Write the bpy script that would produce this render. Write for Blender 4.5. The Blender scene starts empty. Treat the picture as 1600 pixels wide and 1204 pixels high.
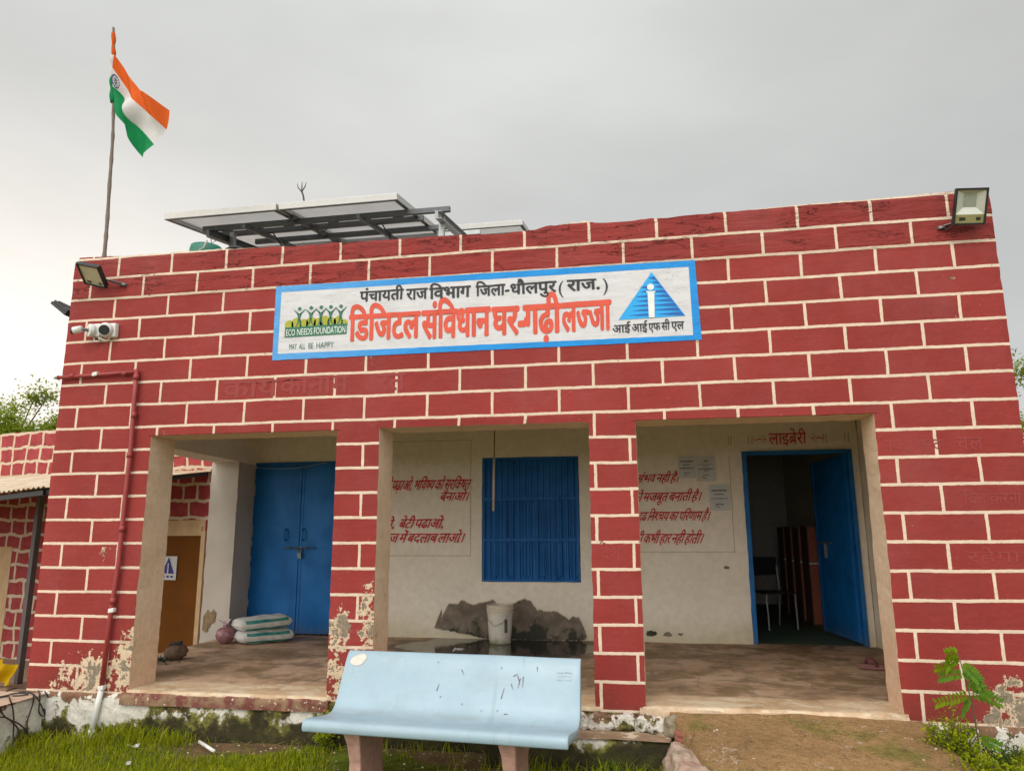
import bpy, bmesh, math, random
from mathutils import Vector, Matrix, noise as mnoise
R = math.radians
random.seed(7)
sc = bpy.context.scene
col = sc.collection

# ---------------------------------------------------------------- camera
cd = bpy.data.cameras.new('camera'); cam = bpy.data.objects.new('camera', cd); col.objects.link(cam)
cd.sensor_width = 36.0; cd.lens = 1158.11 / 1600 * 36; cd.clip_start = 0.05; cd.clip_end = 600
YAW, PIT, ROL = -0.17776, 0.19497, -0.00462
fw = Vector((math.sin(YAW)*math.cos(PIT), math.cos(YAW)*math.cos(PIT), math.sin(PIT)))
rt = Vector((math.cos(YAW), -math.sin(YAW), 0)); up = rt.cross(fw)
r2 = rt*math.cos(ROL) + up*math.sin(ROL); u2 = -rt*math.sin(ROL) + up*math.cos(ROL)
cam.matrix_world = Matrix(((r2.x, u2.x, -fw.x, 4.7303), (r2.y, u2.y, -fw.y, -5.7714), (r2.z, u2.z, -fw.z, 1.2805), (0, 0, 0, 1)))
sc.camera = cam

# ---------------------------------------------------------------- sky, sun, exposure
SUN_EL, SUN_AZ = 46, 190          # azimuth clockwise from +Y
w = bpy.data.worlds.new('World'); sc.world = w; w.use_nodes = True
nt = w.node_tree; N = nt.nodes; Lk = nt.links
bg = N['Background']
def wn(t, **k):
    n = N.new(t)
    for a, b in k.items(): setattr(n, a, b)
    return n
sky = wn('ShaderNodeTexSky', sky_type='NISHITA', sun_disc=False, sun_elevation=R(SUN_EL), sun_rotation=R(SUN_AZ), dust_density=4.0)
tc = wn('ShaderNodeTexCoord'); sep = wn('ShaderNodeSeparateXYZ'); Lk.new(tc.outputs['Generated'], sep.inputs[0])
def wmath(op, a, b=None, c=None):
    n = wn('ShaderNodeMath', operation=op)
    for i, v in enumerate((a, b, c)):
        if v is None: continue
        if isinstance(v, (int, float)): n.inputs[i].default_value = v
        else: Lk.new(v, n.inputs[i])
    return n.outputs[0]
ramp = wn('ShaderNodeValToRGB'); Lk.new(sep.outputs['Z'], ramp.inputs[0])
ramp.color_ramp.interpolation = 'EASE'
cr = ramp.color_ramp.elements
cr[0].position = 0.0; cr[0].color = (0.74, 0.75, 0.745, 1)
cr[1].position = 1.0; cr[1].color = (1.25, 1.25, 1.24, 1)
for p, c in ((0.22, (0.68, 0.69, 0.685, 1)), (0.36, (0.655, 0.665, 0.655, 1)), (0.58, (0.70, 0.71, 0.69, 1)), (0.80, (0.95, 0.95, 0.94, 1))):
    e = cr.new(p); e.color = c
# brighter and warmer towards the left (west) horizon
wx = wmath('MULTIPLY', sep.outputs['X'], -1.0)
glow = wn('ShaderNodeMapRange', interpolation_type='SMOOTHSTEP'); Lk.new(wx, glow.inputs[0])
glow.inputs[1].default_value = 0.02; glow.inputs[2].default_value = 0.82
low = wn('ShaderNodeMapRange', interpolation_type='SMOOTHSTEP'); Lk.new(sep.outputs['Z'], low.inputs[0])
low.inputs[1].default_value = 0.60; low.inputs[2].default_value = 0.10
gl = wmath('MULTIPLY', glow.outputs[0], low.outputs[0])
mapn = wn('ShaderNodeMapping'); Lk.new(tc.outputs['Generated'], mapn.inputs[0]); mapn.inputs['Scale'].default_value = (1.2, 1.2, 3.2)
nz = wn('ShaderNodeTexNoise'); Lk.new(mapn.outputs[0], nz.inputs['Vector']); nz.inputs['Scale'].default_value = 1.6; nz.inputs['Detail'].default_value = 5
cl = wmath('MULTIPLY_ADD', nz.outputs['Fac'], 0.56, 0.72)
# darker cloud bank to the right, brighter cloud where the veiled sun stands behind the viewer
dkr = wn('ShaderNodeMapRange', interpolation_type='SMOOTHSTEP'); Lk.new(sep.outputs['X'], dkr.inputs[0])
for i, v in enumerate((-0.15, 0.45, 1.0, 0.85)): dkr.inputs[i+1].default_value = v
cl = wmath('MULTIPLY', cl, dkr.outputs[0])
frn = wn('ShaderNodeMapRange', interpolation_type='SMOOTHSTEP'); Lk.new(sep.outputs['Y'], frn.inputs[0])
for i, v in enumerate((-0.05, -0.75, 1.0, 2.7)): frn.inputs[i+1].default_value = v
cl = wmath('MULTIPLY', cl, frn.outputs[0])
mg = wn('ShaderNodeMix', data_type='RGBA'); Lk.new(gl, mg.inputs[0]); Lk.new(ramp.outputs[0], mg.inputs[6]); mg.inputs[7].default_value = (1.30, 1.19, 1.07, 1)
mc = wn('ShaderNodeMix', data_type='RGBA', blend_type='MULTIPLY'); mc.inputs[0].default_value = 1.0
Lk.new(mg.outputs[2], mc.inputs[6])
cmb = wn('ShaderNodeCombineXYZ')
for i in range(3): Lk.new(cl, cmb.inputs[i])
Lk.new(cmb.outputs[0], mc.inputs[7])
hsv = wn('ShaderNodeHueSaturation'); hsv.inputs['Saturation'].default_value = 0.3; Lk.new(sky.outputs[0], hsv.inputs['Color'])
bg2 = wn('ShaderNodeBackground'); Lk.new(hsv.outputs[0], bg2.inputs[0]); bg2.inputs[1].default_value = 0.008
Lk.new(mc.outputs[2], bg.inputs[0]); bg.inputs[1].default_value = 0.95
ad = wn('ShaderNodeAddShader'); Lk.new(bg.outputs[0], ad.inputs[0]); Lk.new(bg2.outputs[0], ad.inputs[1])
Lk.new(ad.outputs[0], N['World Output'].inputs['Surface'])

sd = bpy.data.lights.new('sun', 'SUN'); sun = bpy.data.objects.new('sun', sd); col.objects.link(sun)
sd.energy = 0.8; sd.angle = R(24); sd.color = (1.0, 0.955, 0.89)
az, el = R(SUN_AZ), R(SUN_EL)
sdir = Vector((math.sin(az)*math.cos(el), math.cos(az)*math.cos(el), math.sin(el)))
sun.rotation_euler = sdir.to_track_quat('Z', 'Y').to_euler(); sun.location = sdir*40
sc.view_settings.view_transform = 'Standard'; sc.view_settings.look = 'None'
sc.view_settings.exposure = 0.0; sc.view_settings.gamma = 1.0
sc.render.engine = 'CYCLES'; sc.cycles.max_bounces = 10; sc.cycles.diffuse_bounces = 6; sc.cycles.use_denoising = True

# ---------------------------------------------------------------- object helpers
def tag(o, label=None, cat=None, group=None, kind=None):
    if label: o['label'] = label
    if cat: o['category'] = cat
    if group: o['group'] = group
    if kind: o['kind'] = kind
    return o
def empty(name, loc, rz=0.0, label=None, cat=None, group=None):
    o = bpy.data.objects.new(name, None); col.objects.link(o)
    o.location = loc; o.rotation_euler = (0, 0, rz); o.empty_display_size = 0.1
    return tag(o, label, cat, group)
class MB:
    def __init__(s): s.v = []; s.f = []; s.m = []
    def add(s, vs, fs, mi=0):
        n = len(s.v); s.v += [tuple(v) for v in vs]
        for f in fs: s.f.append(tuple(i+n for i in f)); s.m.append(mi)
        return s
    def box(s, x0, x1, y0, y1, z0, z1, mi=0):
        vs = [(x0,y0,z0),(x1,y0,z0),(x1,y1,z0),(x0,y1,z0),(x0,y0,z1),(x1,y0,z1),(x1,y1,z1),(x0,y1,z1)]
        return s.add(vs, [(0,3,2,1),(4,5,6,7),(0,1,5,4),(1,2,6,5),(2,3,7,6),(3,0,4,7)], mi)
    def obox(s, c, ax, ay, az_, mi=0):   # oriented box: centre and three half-axis vectors
        c, ax, ay, az_ = map(Vector, (c, ax, ay, az_)); vs = []
        for k in (-1, 1):
            for (i, j) in ((-1,-1),(1,-1),(1,1),(-1,1)): vs.append(c+ax*i+ay*j+az_*k)
        return s.add(vs, [(0,3,2,1),(4,5,6,7),(0,1,5,4),(1,2,6,5),(2,3,7,6),(3,0,4,7)], mi)
    def bar(s, a, b, wdt, h, upv=(0,0,1), mi=0):
        a, b = Vector(a), Vector(b); d = (b-a); L = d.length; d.normalize()
        u = Vector(upv); sx = d.cross(u).normalized(); u = sx.cross(d)
        return s.obox((a+b)/2, sx*wdt/2, d*L/2, u*h/2, mi)
    def tube(s, pts, r, n=8, mi=0, cap=True):
        pts = [Vector(p) for p in pts]; rs = r if isinstance(r, (list, tuple)) else [r]*len(pts)
        vs, fs = [], []; prev = None
        for i, p in enumerate(pts):
            t = (pts[min(i+1, len(pts)-1)] - pts[max(i-1, 0)]).normalized()
            if prev is None:
                a = Vector((0,0,1)) if abs(t.z) < 0.9 else Vector((1,0,0)); u = t.cross(a).normalized()
            else: u = (prev - t*prev.dot(t)).normalized()
            prev = u; v = t.cross(u)
            for k in range(n):
                an = 2*math.pi*k/n; vs.append(p + (u*math.cos(an)+v*math.sin(an))*rs[i])
        for i in range(len(pts)-1):
            for k in range(n): fs.append((i*n+k, i*n+(k+1)%n, (i+1)*n+(k+1)%n, (i+1)*n+k))
        if cap: fs.append(tuple(range(n))[::-1]); fs.append(tuple((len(pts)-1)*n+k for k in range(n)))
        return s.add(vs, fs, mi)
    def lathe(s, prof, c=(0,0,0), n=24, mi=0):
        vs, fs = [], []
        for (r, z) in prof:
            for k in range(n): a = 2*math.pi*k/n; vs.append((c[0]+r*math.cos(a), c[1]+r*math.sin(a), c[2]+z))
        for i in range(len(prof)-1):
            for k in range(n): fs.append((i*n+k, i*n+(k+1)%n, (i+1)*n+(k+1)%n, (i+1)*n+k))
        return s.add(vs, fs, mi)
    def prism(s, poly, y0, y1, mi=0):     # polygon in xz, extruded in y
        n = len(poly); vs = [(x,y0,z) for x,z in poly]+[(x,y1,z) for x,z in poly]
        fs = [tuple(range(n)), tuple(range(n, 2*n))[::-1]]+[(i, i+n, (i+1)%n+n, (i+1)%n) for i in range(n)]
        return s.add(vs, fs, mi)
    def build(s, name, mats, parent=None, smooth=False, bevel=0.0, sub=0):
        me = bpy.data.meshes.new(name); me.from_pydata(s.v, [], s.f)
        for m in (mats if isinstance(mats, (list, tuple)) else [mats]): me.materials.append(m)
        me.polygons.foreach_set('material_index', s.m)
        if smooth: me.polygons.foreach_set('use_smooth', [True]*len(me.polygons))
        bm = bmesh.new(); bm.from_mesh(me); bmesh.ops.recalc_face_normals(bm, faces=bm.faces); bm.to_mesh(me); bm.free()
        me.update()
        o = bpy.data.objects.new(name, me); col.objects.link(o)
        if parent is not None: o.parent = parent
        if bevel:
            b = o.modifiers.new('bevel', 'BEVEL'); b.width = bevel; b.segments = 2; b.limit_method = 'ANGLE'; b.angle_limit = R(40)
        if sub:
            q = o.modifiers.new('sub', 'SUBSURF'); q.levels = sub; q.render_levels = sub
        return o

# ---------------------------------------------------------------- material helpers
class NB:
    def __init__(s, name):
        s.mat = bpy.data.materials.new(name); s.mat.use_nodes = True
        s.t = s.mat.node_tree; s.n = s.t.nodes; s.p = s.n['Principled BSDF']
        s._c = None
    def new(s, t, **k):
        n = s.n.new(t)
        for a, b in k.items(): setattr(n, a, b)
        return n
    def put(s, sock, v):
        if isinstance(v, bpy.types.NodeSocket): s.t.links.new(v, sock)
        elif isinstance(v, (tuple, list)):
            if len(v) == 3 and len(sock.default_value) == 4: v = (*v, 1)
            sock.default_value = v
        else: sock.default_value = v
    @property
    def co(s):
        if s._c is None: s._c = s.new('ShaderNodeTexCoord').outputs['Object']
        return s._c
    def xyz(s, v=None):
        n = s.new('ShaderNodeSeparateXYZ'); s.put(n.inputs[0], v or s.co); return n.outputs[0], n.outputs[1], n.outputs[2]
    def comb(s, x, y, z):
        n = s.new('ShaderNodeCombineXYZ'); [s.put(n.inputs[i], v) for i, v in enumerate((x, y, z))]; return n.outputs[0]
    def m(s, op, a, b=None, c=None, clamp=False):
        n = s.new('ShaderNodeMath', operation=op, use_clamp=clamp)
        for i, v in enumerate((a, b, c)):
            if v is not None: s.put(n.inputs[i], v)
        return n.outputs[0]
    def vm(s, op, a, b):
        n = s.new('ShaderNodeVectorMath', operation=op); s.put(n.inputs[0], a)
        s.put(n.inputs[3 if op == 'SCALE' else 1], b); return n.outputs[0]
    def noise(s, scale, detail=4, rough=0.55, v=None, out='Fac', stretch=None, off=None):
        v = v or s.co
        if off: v = s.vm('ADD', v, off)
        if stretch: v = s.vm('MULTIPLY', v, stretch)
        n = s.new('ShaderNodeTexNoise'); s.put(n.inputs['Vector'], v)
        n.inputs['Scale'].default_value = scale; n.inputs['Detail'].default_value = detail; n.inputs['Roughness'].default_value = rough
        return n.outputs[out]
    def white(s, v):
        n = s.new('ShaderNodeTexWhiteNoise', noise_dimensions='3D'); s.put(n.inputs['Vector'], v); return n.outputs['Value']
    def voro(s, scale, v=None, feature='F1', out='Distance', rnd=1.0):
        n = s.new('ShaderNodeTexVoronoi', feature=feature); s.put(n.inputs['Vector'], v or s.co)
        n.inputs['Scale'].default_value = scale; n.inputs['Randomness'].default_value = rnd; return n.outputs[out]
    def ss(s, v, lo, hi, a=0.0, b=1.0):
        n = s.new('ShaderNodeMapRange', interpolation_type='SMOOTHSTEP'); s.put(n.inputs[0], v)
        for i, q in enumerate((lo, hi, a, b)): s.put(n.inputs[i+1], q)
        return n.outputs[0]
    def lin(s, v, lo, hi, a=0.0, b=1.0):
        n = s.new('ShaderNodeMapRange'); s.put(n.inputs[0], v)
        for i, q in enumerate((lo, hi, a, b)): s.put(n.inputs[i+1], q)
        return n.outputs[0]
    def mix(s, f, a, b, mode='MIX'):
        n = s.new('ShaderNodeMix', data_type='RGBA', blend_type=mode); s.put(n.inputs[0], f); s.put(n.inputs[6], a); s.put(n.inputs[7], b); return n.outputs[2]
    def scale(s, c, f):
        n = s.new('ShaderNodeMix', data_type='RGBA', blend_type='MULTIPLY'); n.inputs[0].default_value = 1
        s.put(n.inputs[6], c); s.put(n.inputs[7], s.comb(f, f, f)); return n.outputs[2]
    def bump(s, h, strength=0.3, dist=0.01):
        n = s.new('ShaderNodeBump'); s.put(n.inputs['Height'], h); n.inputs['Strength'].default_value = strength; n.inputs['Distance'].default_value = dist
        s.t.links.new(n.outputs[0], s.p.inputs['Normal'])
    def done(s, c, rough=0.8, metal=0.0, spec=None):
        s.put(s.p.inputs['Base Color'], c); s.put(s.p.inputs['Roughness'], rough); s.put(s.p.inputs['Metallic'], metal)
        if spec is not None: s.put(s.p.inputs['Specular IOR Level'], spec)
        return s.mat
def plain(name, c, rough=0.7, metal=0.0, var=0.12, sc_=14, bump=0.0, dist=0.004, spec=None):
    b = NB(name); n = b.noise(sc_, 5); f = b.lin(n, 0.25, 0.75, 1-var, 1+var)
    if bump: b.bump(b.noise(sc_*3, 4), bump, dist)
    return b.done(b.scale(c, f), rough, metal, spec)
def field(b, cx, cz, rx, rz, x, z):      # soft elliptical blob field, 1 at centre, 0 at rim
    d = b.m('ADD', b.m('POWER', b.m('DIVIDE', b.m('SUBTRACT', x, cx), rx), 2.0), b.m('POWER', b.m('DIVIDE', b.m('SUBTRACT', z, cz), rz), 2.0))
    return b.m('SUBTRACT', 1.0, d, clamp=True)

# painted red wall with cream mortar lines
BW, BH = 0.5432, 0.2
RED = (0.282, 0.036, 0.031); CREAM = (0.72, 0.565, 0.43)
def red_wall():
    b = NB('painted_red_masonry')
    wob = b.vm('SCALE', b.vm('SUBTRACT', b.noise(1.7, 3, v=b.co, out='Color'), (0.5,)*3), 0.020)
    wob2 = b.vm('SCALE', b.vm('SUBTRACT', b.noise(26, 4, v=b.co, out='Color'), (0.5,)*3), 0.007)
    x, y, z = b.xyz(b.vm('ADD', b.vm('ADD', b.co, wob), wob2))
    ox, oy, oz = b.xyz()
    row = b.m('FLOOR', b.m('DIVIDE', z, BH))
    odd = b.m('ABSOLUTE', b.m('MODULO', row, 2.0))
    u = b.m('ADD', b.m('ADD', x, b.m('MULTIPLY', oy, 1.0)), b.m('MULTIPLY', odd, BW/2))
    fz = b.m('ABSOLUTE', b.m('SUBTRACT', b.m('MODULO', b.m('ADD', z, 10.1), BH), BH/2))
    fx = b.m('ABSOLUTE', b.m('SUBTRACT', b.m('MODULO', b.m('ADD', u, BW*20.5), BW), BW/2))
    wid = b.lin(b.noise(5, 3), 0.3, 0.7, 0.0095, 0.0125)
    lh = b.ss(fz, b.m('ADD', wid, 0.0018), b.m('SUBTRACT', wid, 0.0018))
    fx = b.m('ADD', fx, b.m('MULTIPLY', b.ss(ox, 7.22, 7.24), 1.0)); lv = b.ss(fx, b.m('ADD', wid, 0.0018), b.m('SUBTRACT', wid, 0.0018))
    line = b.m('MAXIMUM', lh, lv)
    nib = b.ss(b.noise(34, 3), 0.655, 0.70)                       # red bitten out of the lines
    line = b.m('MULTIPLY', line, b.m('SUBTRACT', 1.0, b.m('MULTIPLY', nib, b.ss(b.noise(0.9, 2), 0.46, 0.60))))
    cell = b.white(b.comb(b.m('FLOOR', b.m('DIVIDE', u, BW)), row, 0.0))
    streak = b.noise(7, 5, stretch=(0.5, 0.5, 5.0))
    f = b.m('ADD', b.lin(cell, 0, 1, 0.93, 1.06), b.lin(streak, 0.3, 0.7, -0.055, 0.055))
    f = b.m('ADD', f, b.lin(b.noise(0.8, 4), 0.3, 0.7, -0.10, 0.10))
    red = b.mix(b.ss(b.noise(2.2, 5), 0.42, 0.75), RED, (0.28, 0.046, 0.043))
    red = b.mix(b.m('MULTIPLY', b.ss(b.noise(16, 6, stretch=(1, 1, 1.3)), 0.60, 0.74), 0.22), red, (0.45, 0.115, 0.10))   # chalky scuffs
    red = b.scale(red, f)
    # drip-darkened top course
    blot = b.ss(b.noise(1.5, 6, 0.62, stretch=(1, 1, 0.55), off=(9, 2, 4)), 0.45, 0.70)
    red = b.mix(b.m('MULTIPLY', blot, 0.30), red, (0.200, 0.025, 0.018))
    red = b.mix(b.m('MULTIPLY', b.ss(b.noise(1.1, 5, 0.6, off=(2, 8, 1)), 0.50, 0.72), 0.35), red, (0.33, 0.075, 0.066))
    stain = b.m('MULTIPLY', b.ss(b.noise(7, 5, 0.6, stretch=(1.5, 1, 0.10)), 0.56, 0.72), b.ss(b.noise(0.9, 3, off=(5, 5, 5)), 0.42, 0.62))
    red = b.mix(b.m('MULTIPLY', stain, 0.26), red, (0.15, 0.030, 0.022))
    # rough cracked render in the two top courses
    topz_ = b.ss(oz, 3.36, 3.44)
    crk = b.m('MULTIPLY', b.m('MULTIPLY', b.ss(b.m('ABSOLUTE', b.m('SUBTRACT', b.noise(3.4, 6, 0.62, stretch=(0.45, 1, 2.6)), 0.5)), 0.007, 0.0015), topz_), b.ss(b.noise(1.6, 2, off=(3, 0, 3)), 0.44, 0.56))
    red = b.mix(b.m('MULTIPLY', crk, 0.6), red, (0.055, 0.012, 0.010))
    grime = b.m('MULTIPLY', b.ss(b.m('ADD', oz, b.m('MULTIPLY', b.noise(5, 5), 0.5)), 0.55, 0.22), 0.45)
    red = b.mix(grime, red, (0.17, 0.040, 0.026))
    dk = b.m('MULTIPLY', b.ss(oz, 3.35, 3.8), b.ss(b.noise(3.0, 5, stretch=(1.6, 1, 0.45)), 0.38, 0.72))
    red = b.mix(b.m('MULTIPLY', dk, 0.42), red, (0.17, 0.032, 0.028))
    cream = b.scale(CREAM, b.lin(b.noise(9, 4), 0.3, 0.7, 0.88, 1.08))
    c = b.mix(line, red, cream)
    # peeling paint in the damp low zones
    n1 = b.noise(11, 7, 0.65); n2 = b.noise(4.3, 5, 0.6, off=(3, 1, 7))
    nn = b.m('ADD', b.m('MULTIPLY', n1, 0.6), b.m('MULTIPLY', n2, 0.55))
    fs = [field(b, 0.14, 0.05, 0.42, 0.36, ox, oz), field(b, 0.44, 0.20, 0.18, 0.38, ox, oz), field(b, 2.29, 0.38, 0.13, 0.52, ox, oz),
          field(b, 2.53, 0.66, 0.10, 0.42, ox, oz), field(b, 2.30, 0.02, 0.30, 0.42, ox, oz), b.m('MULTIPLY', field(b, 7.18, 0.10, 0.36, 0.30, ox, oz), 0.9)]
    fl = fs[0]
    for q in fs[1:]: fl = b.m('MAXIMUM', fl, q)
    frag = b.m('MULTIPLY', b.m('SUBTRACT', b.noise(27, 5, 0.7), 0.5), 0.42)
    pk = b.m('ADD', b.m('ADD', b.m('SUBTRACT', nn, 0.055), frag), b.m('MULTIPLY', b.m('POWER', fl, 0.6), 0.25))
    peel = b.ss(pk, 0.715, 0.728); deep = b.ss(b.m('ADD', pk, b.m('ADD', b.m('MULTIPLY', b.m('SUBTRACT', n2, 0.5), 0.5), b.m('MULTIPLY', b.ss(ox, 1.5, 2.0), 0.045))), 0.845, 0.865)
    c = b.mix(peel, c, b.scale((0.66, 0.50, 0.34), b.lin(n1, 0.3, 0.7, 0.8, 1.12)))
    c = b.mix(deep, c, b.scale((0.27, 0.215, 0.155), b.lin(b.noise(40, 4), 0.3, 0.7, 0.65, 1.25)))
    h = b.m('ADD', b.m('MULTIPLY', b.noise(6, 6, 0.6), 0.9), b.m('MULTIPLY', b.noise(38, 4), 0.25))
    h = b.m('SUBTRACT', h, b.m('ADD', b.m('MULTIPLY', peel, 0.35), b.m('MULTIPLY', deep, 0.5)))
    h = b.m('ADD', h, b.m('MULTIPLY', line, 0.10))
    h = b.m('ADD', h, b.m('MULTIPLY', b.m('MULTIPLY', topz_, b.noise(5, 6, 0.65, stretch=(0.5, 1, 2.4))), 2.2)); h = b.m('SUBTRACT', h, b.m('MULTIPLY', crk, 1.5))
    b.bump(h, 0.75, 0.014)
    return b.done(c, b.lin(n1, 0.3, 0.7, 0.65, 0.85), spec=0.22)
M_RED = red_wall()
def jamb_mat():
    b = NB('cream_plaster_reveal'); x, y, z = b.xyz()
    c = b.mix(b.ss(b.noise(2.5, 5), 0.35, 0.7), (0.74, 0.56, 0.41), (0.68, 0.50, 0.345))
    c = b.mix(b.m('MULTIPLY', b.ss(b.m('ADD', z, b.m('MULTIPLY', b.noise(4, 4), 0.8)), 1.25, 0.6), 0.55), c, (0.66, 0.42, 0.27))
    c = b.mix(b.m('MULTIPLY', b.ss(b.noise(9, 6, 0.7, stretch=(1, 1, 0.6)), 0.60, 0.72), b.ss(z, 1.5, 0.3)), c, (0.26, 0.20, 0.13))
    c = b.scale(c, b.lin(b.noise(20, 4), 0.3, 0.7, 0.9, 1.08))
    b.bump(b.noise(12, 6, 0.6), 0.5, 0.01); return b.done(c, 0.85, spec=0.2)
M_JAMB = jamb_mat()
def inner_wall():
    b = NB('off_white_limewash'); x, y, z = b.xyz()
    c = b.mix(b.ss(b.noise(1.1, 5), 0.35, 0.7), (0.85, 0.775, 0.66), (0.79, 0.71, 0.59))
    c = b.mix(b.m('MULTIPLY', b.ss(b.m('ADD', z, b.m('MULTIPLY', b.noise(3, 4), 0.35)), 0.55, 0.15), 0.65), c, (0.58, 0.50, 0.29))
    c = b.mix(b.m('MULTIPLY', b.ss(b.noise(7, 6, 0.7), 0.66, 0.74), 0.55), c, (0.40, 0.34, 0.24))
    c = b.mix(b.m('MULTIPLY', b.ss(b.noise(60, 3), 0.74, 0.78), 0.7), c, (0.2, 0.16, 0.1))
    c = b.scale(c, b.lin(b.noise(14, 4), 0.3, 0.7, 0.93, 1.05))
    b.bump(b.m('ADD', b.noise(5, 6, 0.6), b.m('MULTIPLY', b.noise(50, 3), 0.2)), 0.4, 0.01); return b.done(c, 0.85, spec=0.2)
M_WALL = inner_wall()
def plinth_mat(name='peeling_white_plinth', moss=0.0, rub=0.0):
    b = NB(name); x, y, z = b.xyz()
    n1 = b.noise(6, 8, 0.68); n2 = b.noise(2.2, 5); n3 = b.noise(22, 5, 0.65)
    c = b.mix(b.ss(n3, 0.4, 0.7), (0.72, 0.68, 0.60), (0.56, 0.52, 0.45))
    brown = b.scale(b.mix(b.ss(n2, 0.4, 0.65), (0.25, 0.145, 0.085), (0.20, 0.10, 0.065)), b.lin(n3, 0.3, 0.7, 0.6, 1.3))
    pk = b.m('ADD', n1, b.m('MULTIPLY', b.ss(z, -0.14, 0.03), 0.17))
    pk = b.m('ADD', pk, b.m('MULTIPLY', b.m('MULTIPLY', b.ss(x, 0.5, 0.8), b.ss(x, 2.6, 2.2)), 0.05)); c = b.mix(b.ss(pk, 0.60-rub, 0.62-rub), c, brown)
    mo = b.m('ADD', b.m('ADD', b.m('MULTIPLY', n1, 0.5), b.m('MULTIPLY', n2, 0.5)), b.ss(z, -0.08, -0.34, 0.0, 0.19))
    bay = b.m('MULTIPLY', b.ss(x, 0.5, 0.9), b.ss(x, 6.6, 6.2))
    mo = b.m('ADD', mo, b.m('ADD', b.m('MULTIPLY', bay, 0.120), -0.045+moss))
    c = b.mix(b.ss(mo, 0.555, 0.60), c, b.scale(b.mix(b.ss(b.noise(8, 5), 0.42, 0.60), (0.075, 0.060, 0.026), (0.20, 0.185, 0.045)), b.lin(n3, 0.3, 0.7, 0.5, 1.5)))
    c = b.mix(b.m('MULTIPLY', b.ss(mo, 0.60, 0.66), 0.85), c, (0.035, 0.030, 0.016))
    b.bump(b.m('ADD', n1, b.m('MULTIPLY', n3, 0.4)), 0.9, 0.03); return b.done(c, 0.92, spec=0.15)
M_PLINTH = plinth_mat(); M_PLAT = plinth_mat('whitewashed_rubble', -0.07, -0.03)
def floor_mat():
    b = NB('stained_stone_floor'); x, y, z = b.xyz()
    n1 = b.noise(2.1, 7, 0.62); n2 = b.noise(4.2, 6, 0.6, stretch=(0.85, 1.0, 1))
    c = b.mix(b.ss(n1, 0.35, 0.65), (0.54, 0.365, 0.245), (0.40, 0.250, 0.145))
    c = b.mix(b.ss(n2, 0.50, 0.64), c, (0.235, 0.155, 0.095))
    c = b.mix(b.m('MULTIPLY', b.ss(b.noise(1.9, 7, 0.64, off=(4, 1, 0)), 0.47, 0.60), 0.75), c, (0.185, 0.115, 0.045))
    c = b.mix(b.m('MULTIPLY', b.ss(b.noise(9, 6, 0.7), 0.57, 0.68), 0.7), c, (0.60, 0.48, 0.35))
    wx_ = b.vm('ADD', b.co, b.vm('SCALE', b.vm('SUBTRACT', b.noise(2, 2, out='Color'), (0.5,)*3), 0.15))
    jx, jy, jz = b.xyz(wx_)
    jo = b.m('MULTIPLY', b.m('ABSOLUTE', b.m('MODULO', b.m('FLOOR', b.m('DIVIDE', jy, 0.75)), 2.0)), 0.35)
    e = b.m('MINIMUM', b.m('ABSOLUTE', b.m('SUBTRACT', b.m('MODULO', b.m('ADD', jy, 10.125), 0.75), 0.375)),
            b.m('ABSOLUTE', b.m('SUBTRACT', b.m('MODULO', b.m('ADD', b.m('ADD', jx, jo), 10.3), 0.9), 0.45)))
    c = b.mix(b.m('MULTIPLY', b.ss(e, 0.010, 0.003), 0.35), c, (0.16, 0.11, 0.07))
    # light sill strip at the front edge
    sill = b.ss(b.m('ADD', y, b.m('MULTIPLY', b.noise(6, 4), 0.12)), 0.47, 0.39)
    c = b.mix(sill, c, b.scale(b.mix(b.ss(n1, 0.45, 0.6), (0.56, 0.40, 0.25), (0.50, 0.33, 0.19)), b.lin(b.noise(18, 5), 0.3, 0.7, 0.85, 1.15)))
    c = b.mix(b.m('MULTIPLY', b.m('MULTIPLY', sill, b.ss(b.noise(6, 7, 0.7, stretch=(0.8, 1.3, 1), off=(1, 7, 3)), 0.50, 0.58)), 0.85), c, (0.66, 0.54, 0.38))
    c = b.mix(b.m('MULTIPLY', b.m('MULTIPLY', sill, b.ss(b.noise(8, 6, 0.7, off=(6, 2, 3)), 0.60, 0.68)), 0.7), c, (0.30, 0.16, 0.11))
    # standing water in the middle bay
    wf = field(b, 3.05, 2.75, 1.35, 1.15, x, y)
    wk = b.m('ADD', b.m('MULTIPLY', wf, 0.55), b.m('MULTIPLY', n1, 0.6))
    wet = b.ss(wk, 0.46, 0.50); damp = b.ss(wk, 0.32, 0.46)
    c = b.mix(b.m('MULTIPLY', damp, 0.6), c, (0.13, 0.08, 0.05)); c = b.mix(wet, c, (0.030, 0.024, 0.020))
    r = b.m('SUBTRACT', b.lin(n1, 0.3, 0.7, 0.5, 0.8), b.m('MULTIPLY', wet, 0.62), clamp=True)
    b.bump(b.m('MULTIPLY', b.m('ADD', b.noise(14, 5), b.m('MULTIPLY', b.ss(e, 0.0, 0.012), 0.6)), b.m('SUBTRACT', 1.0, wet)), 0.35, 0.01)
    return b.done(c, r, spec=0.5)
M_FLOOR = floor_mat()
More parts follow.
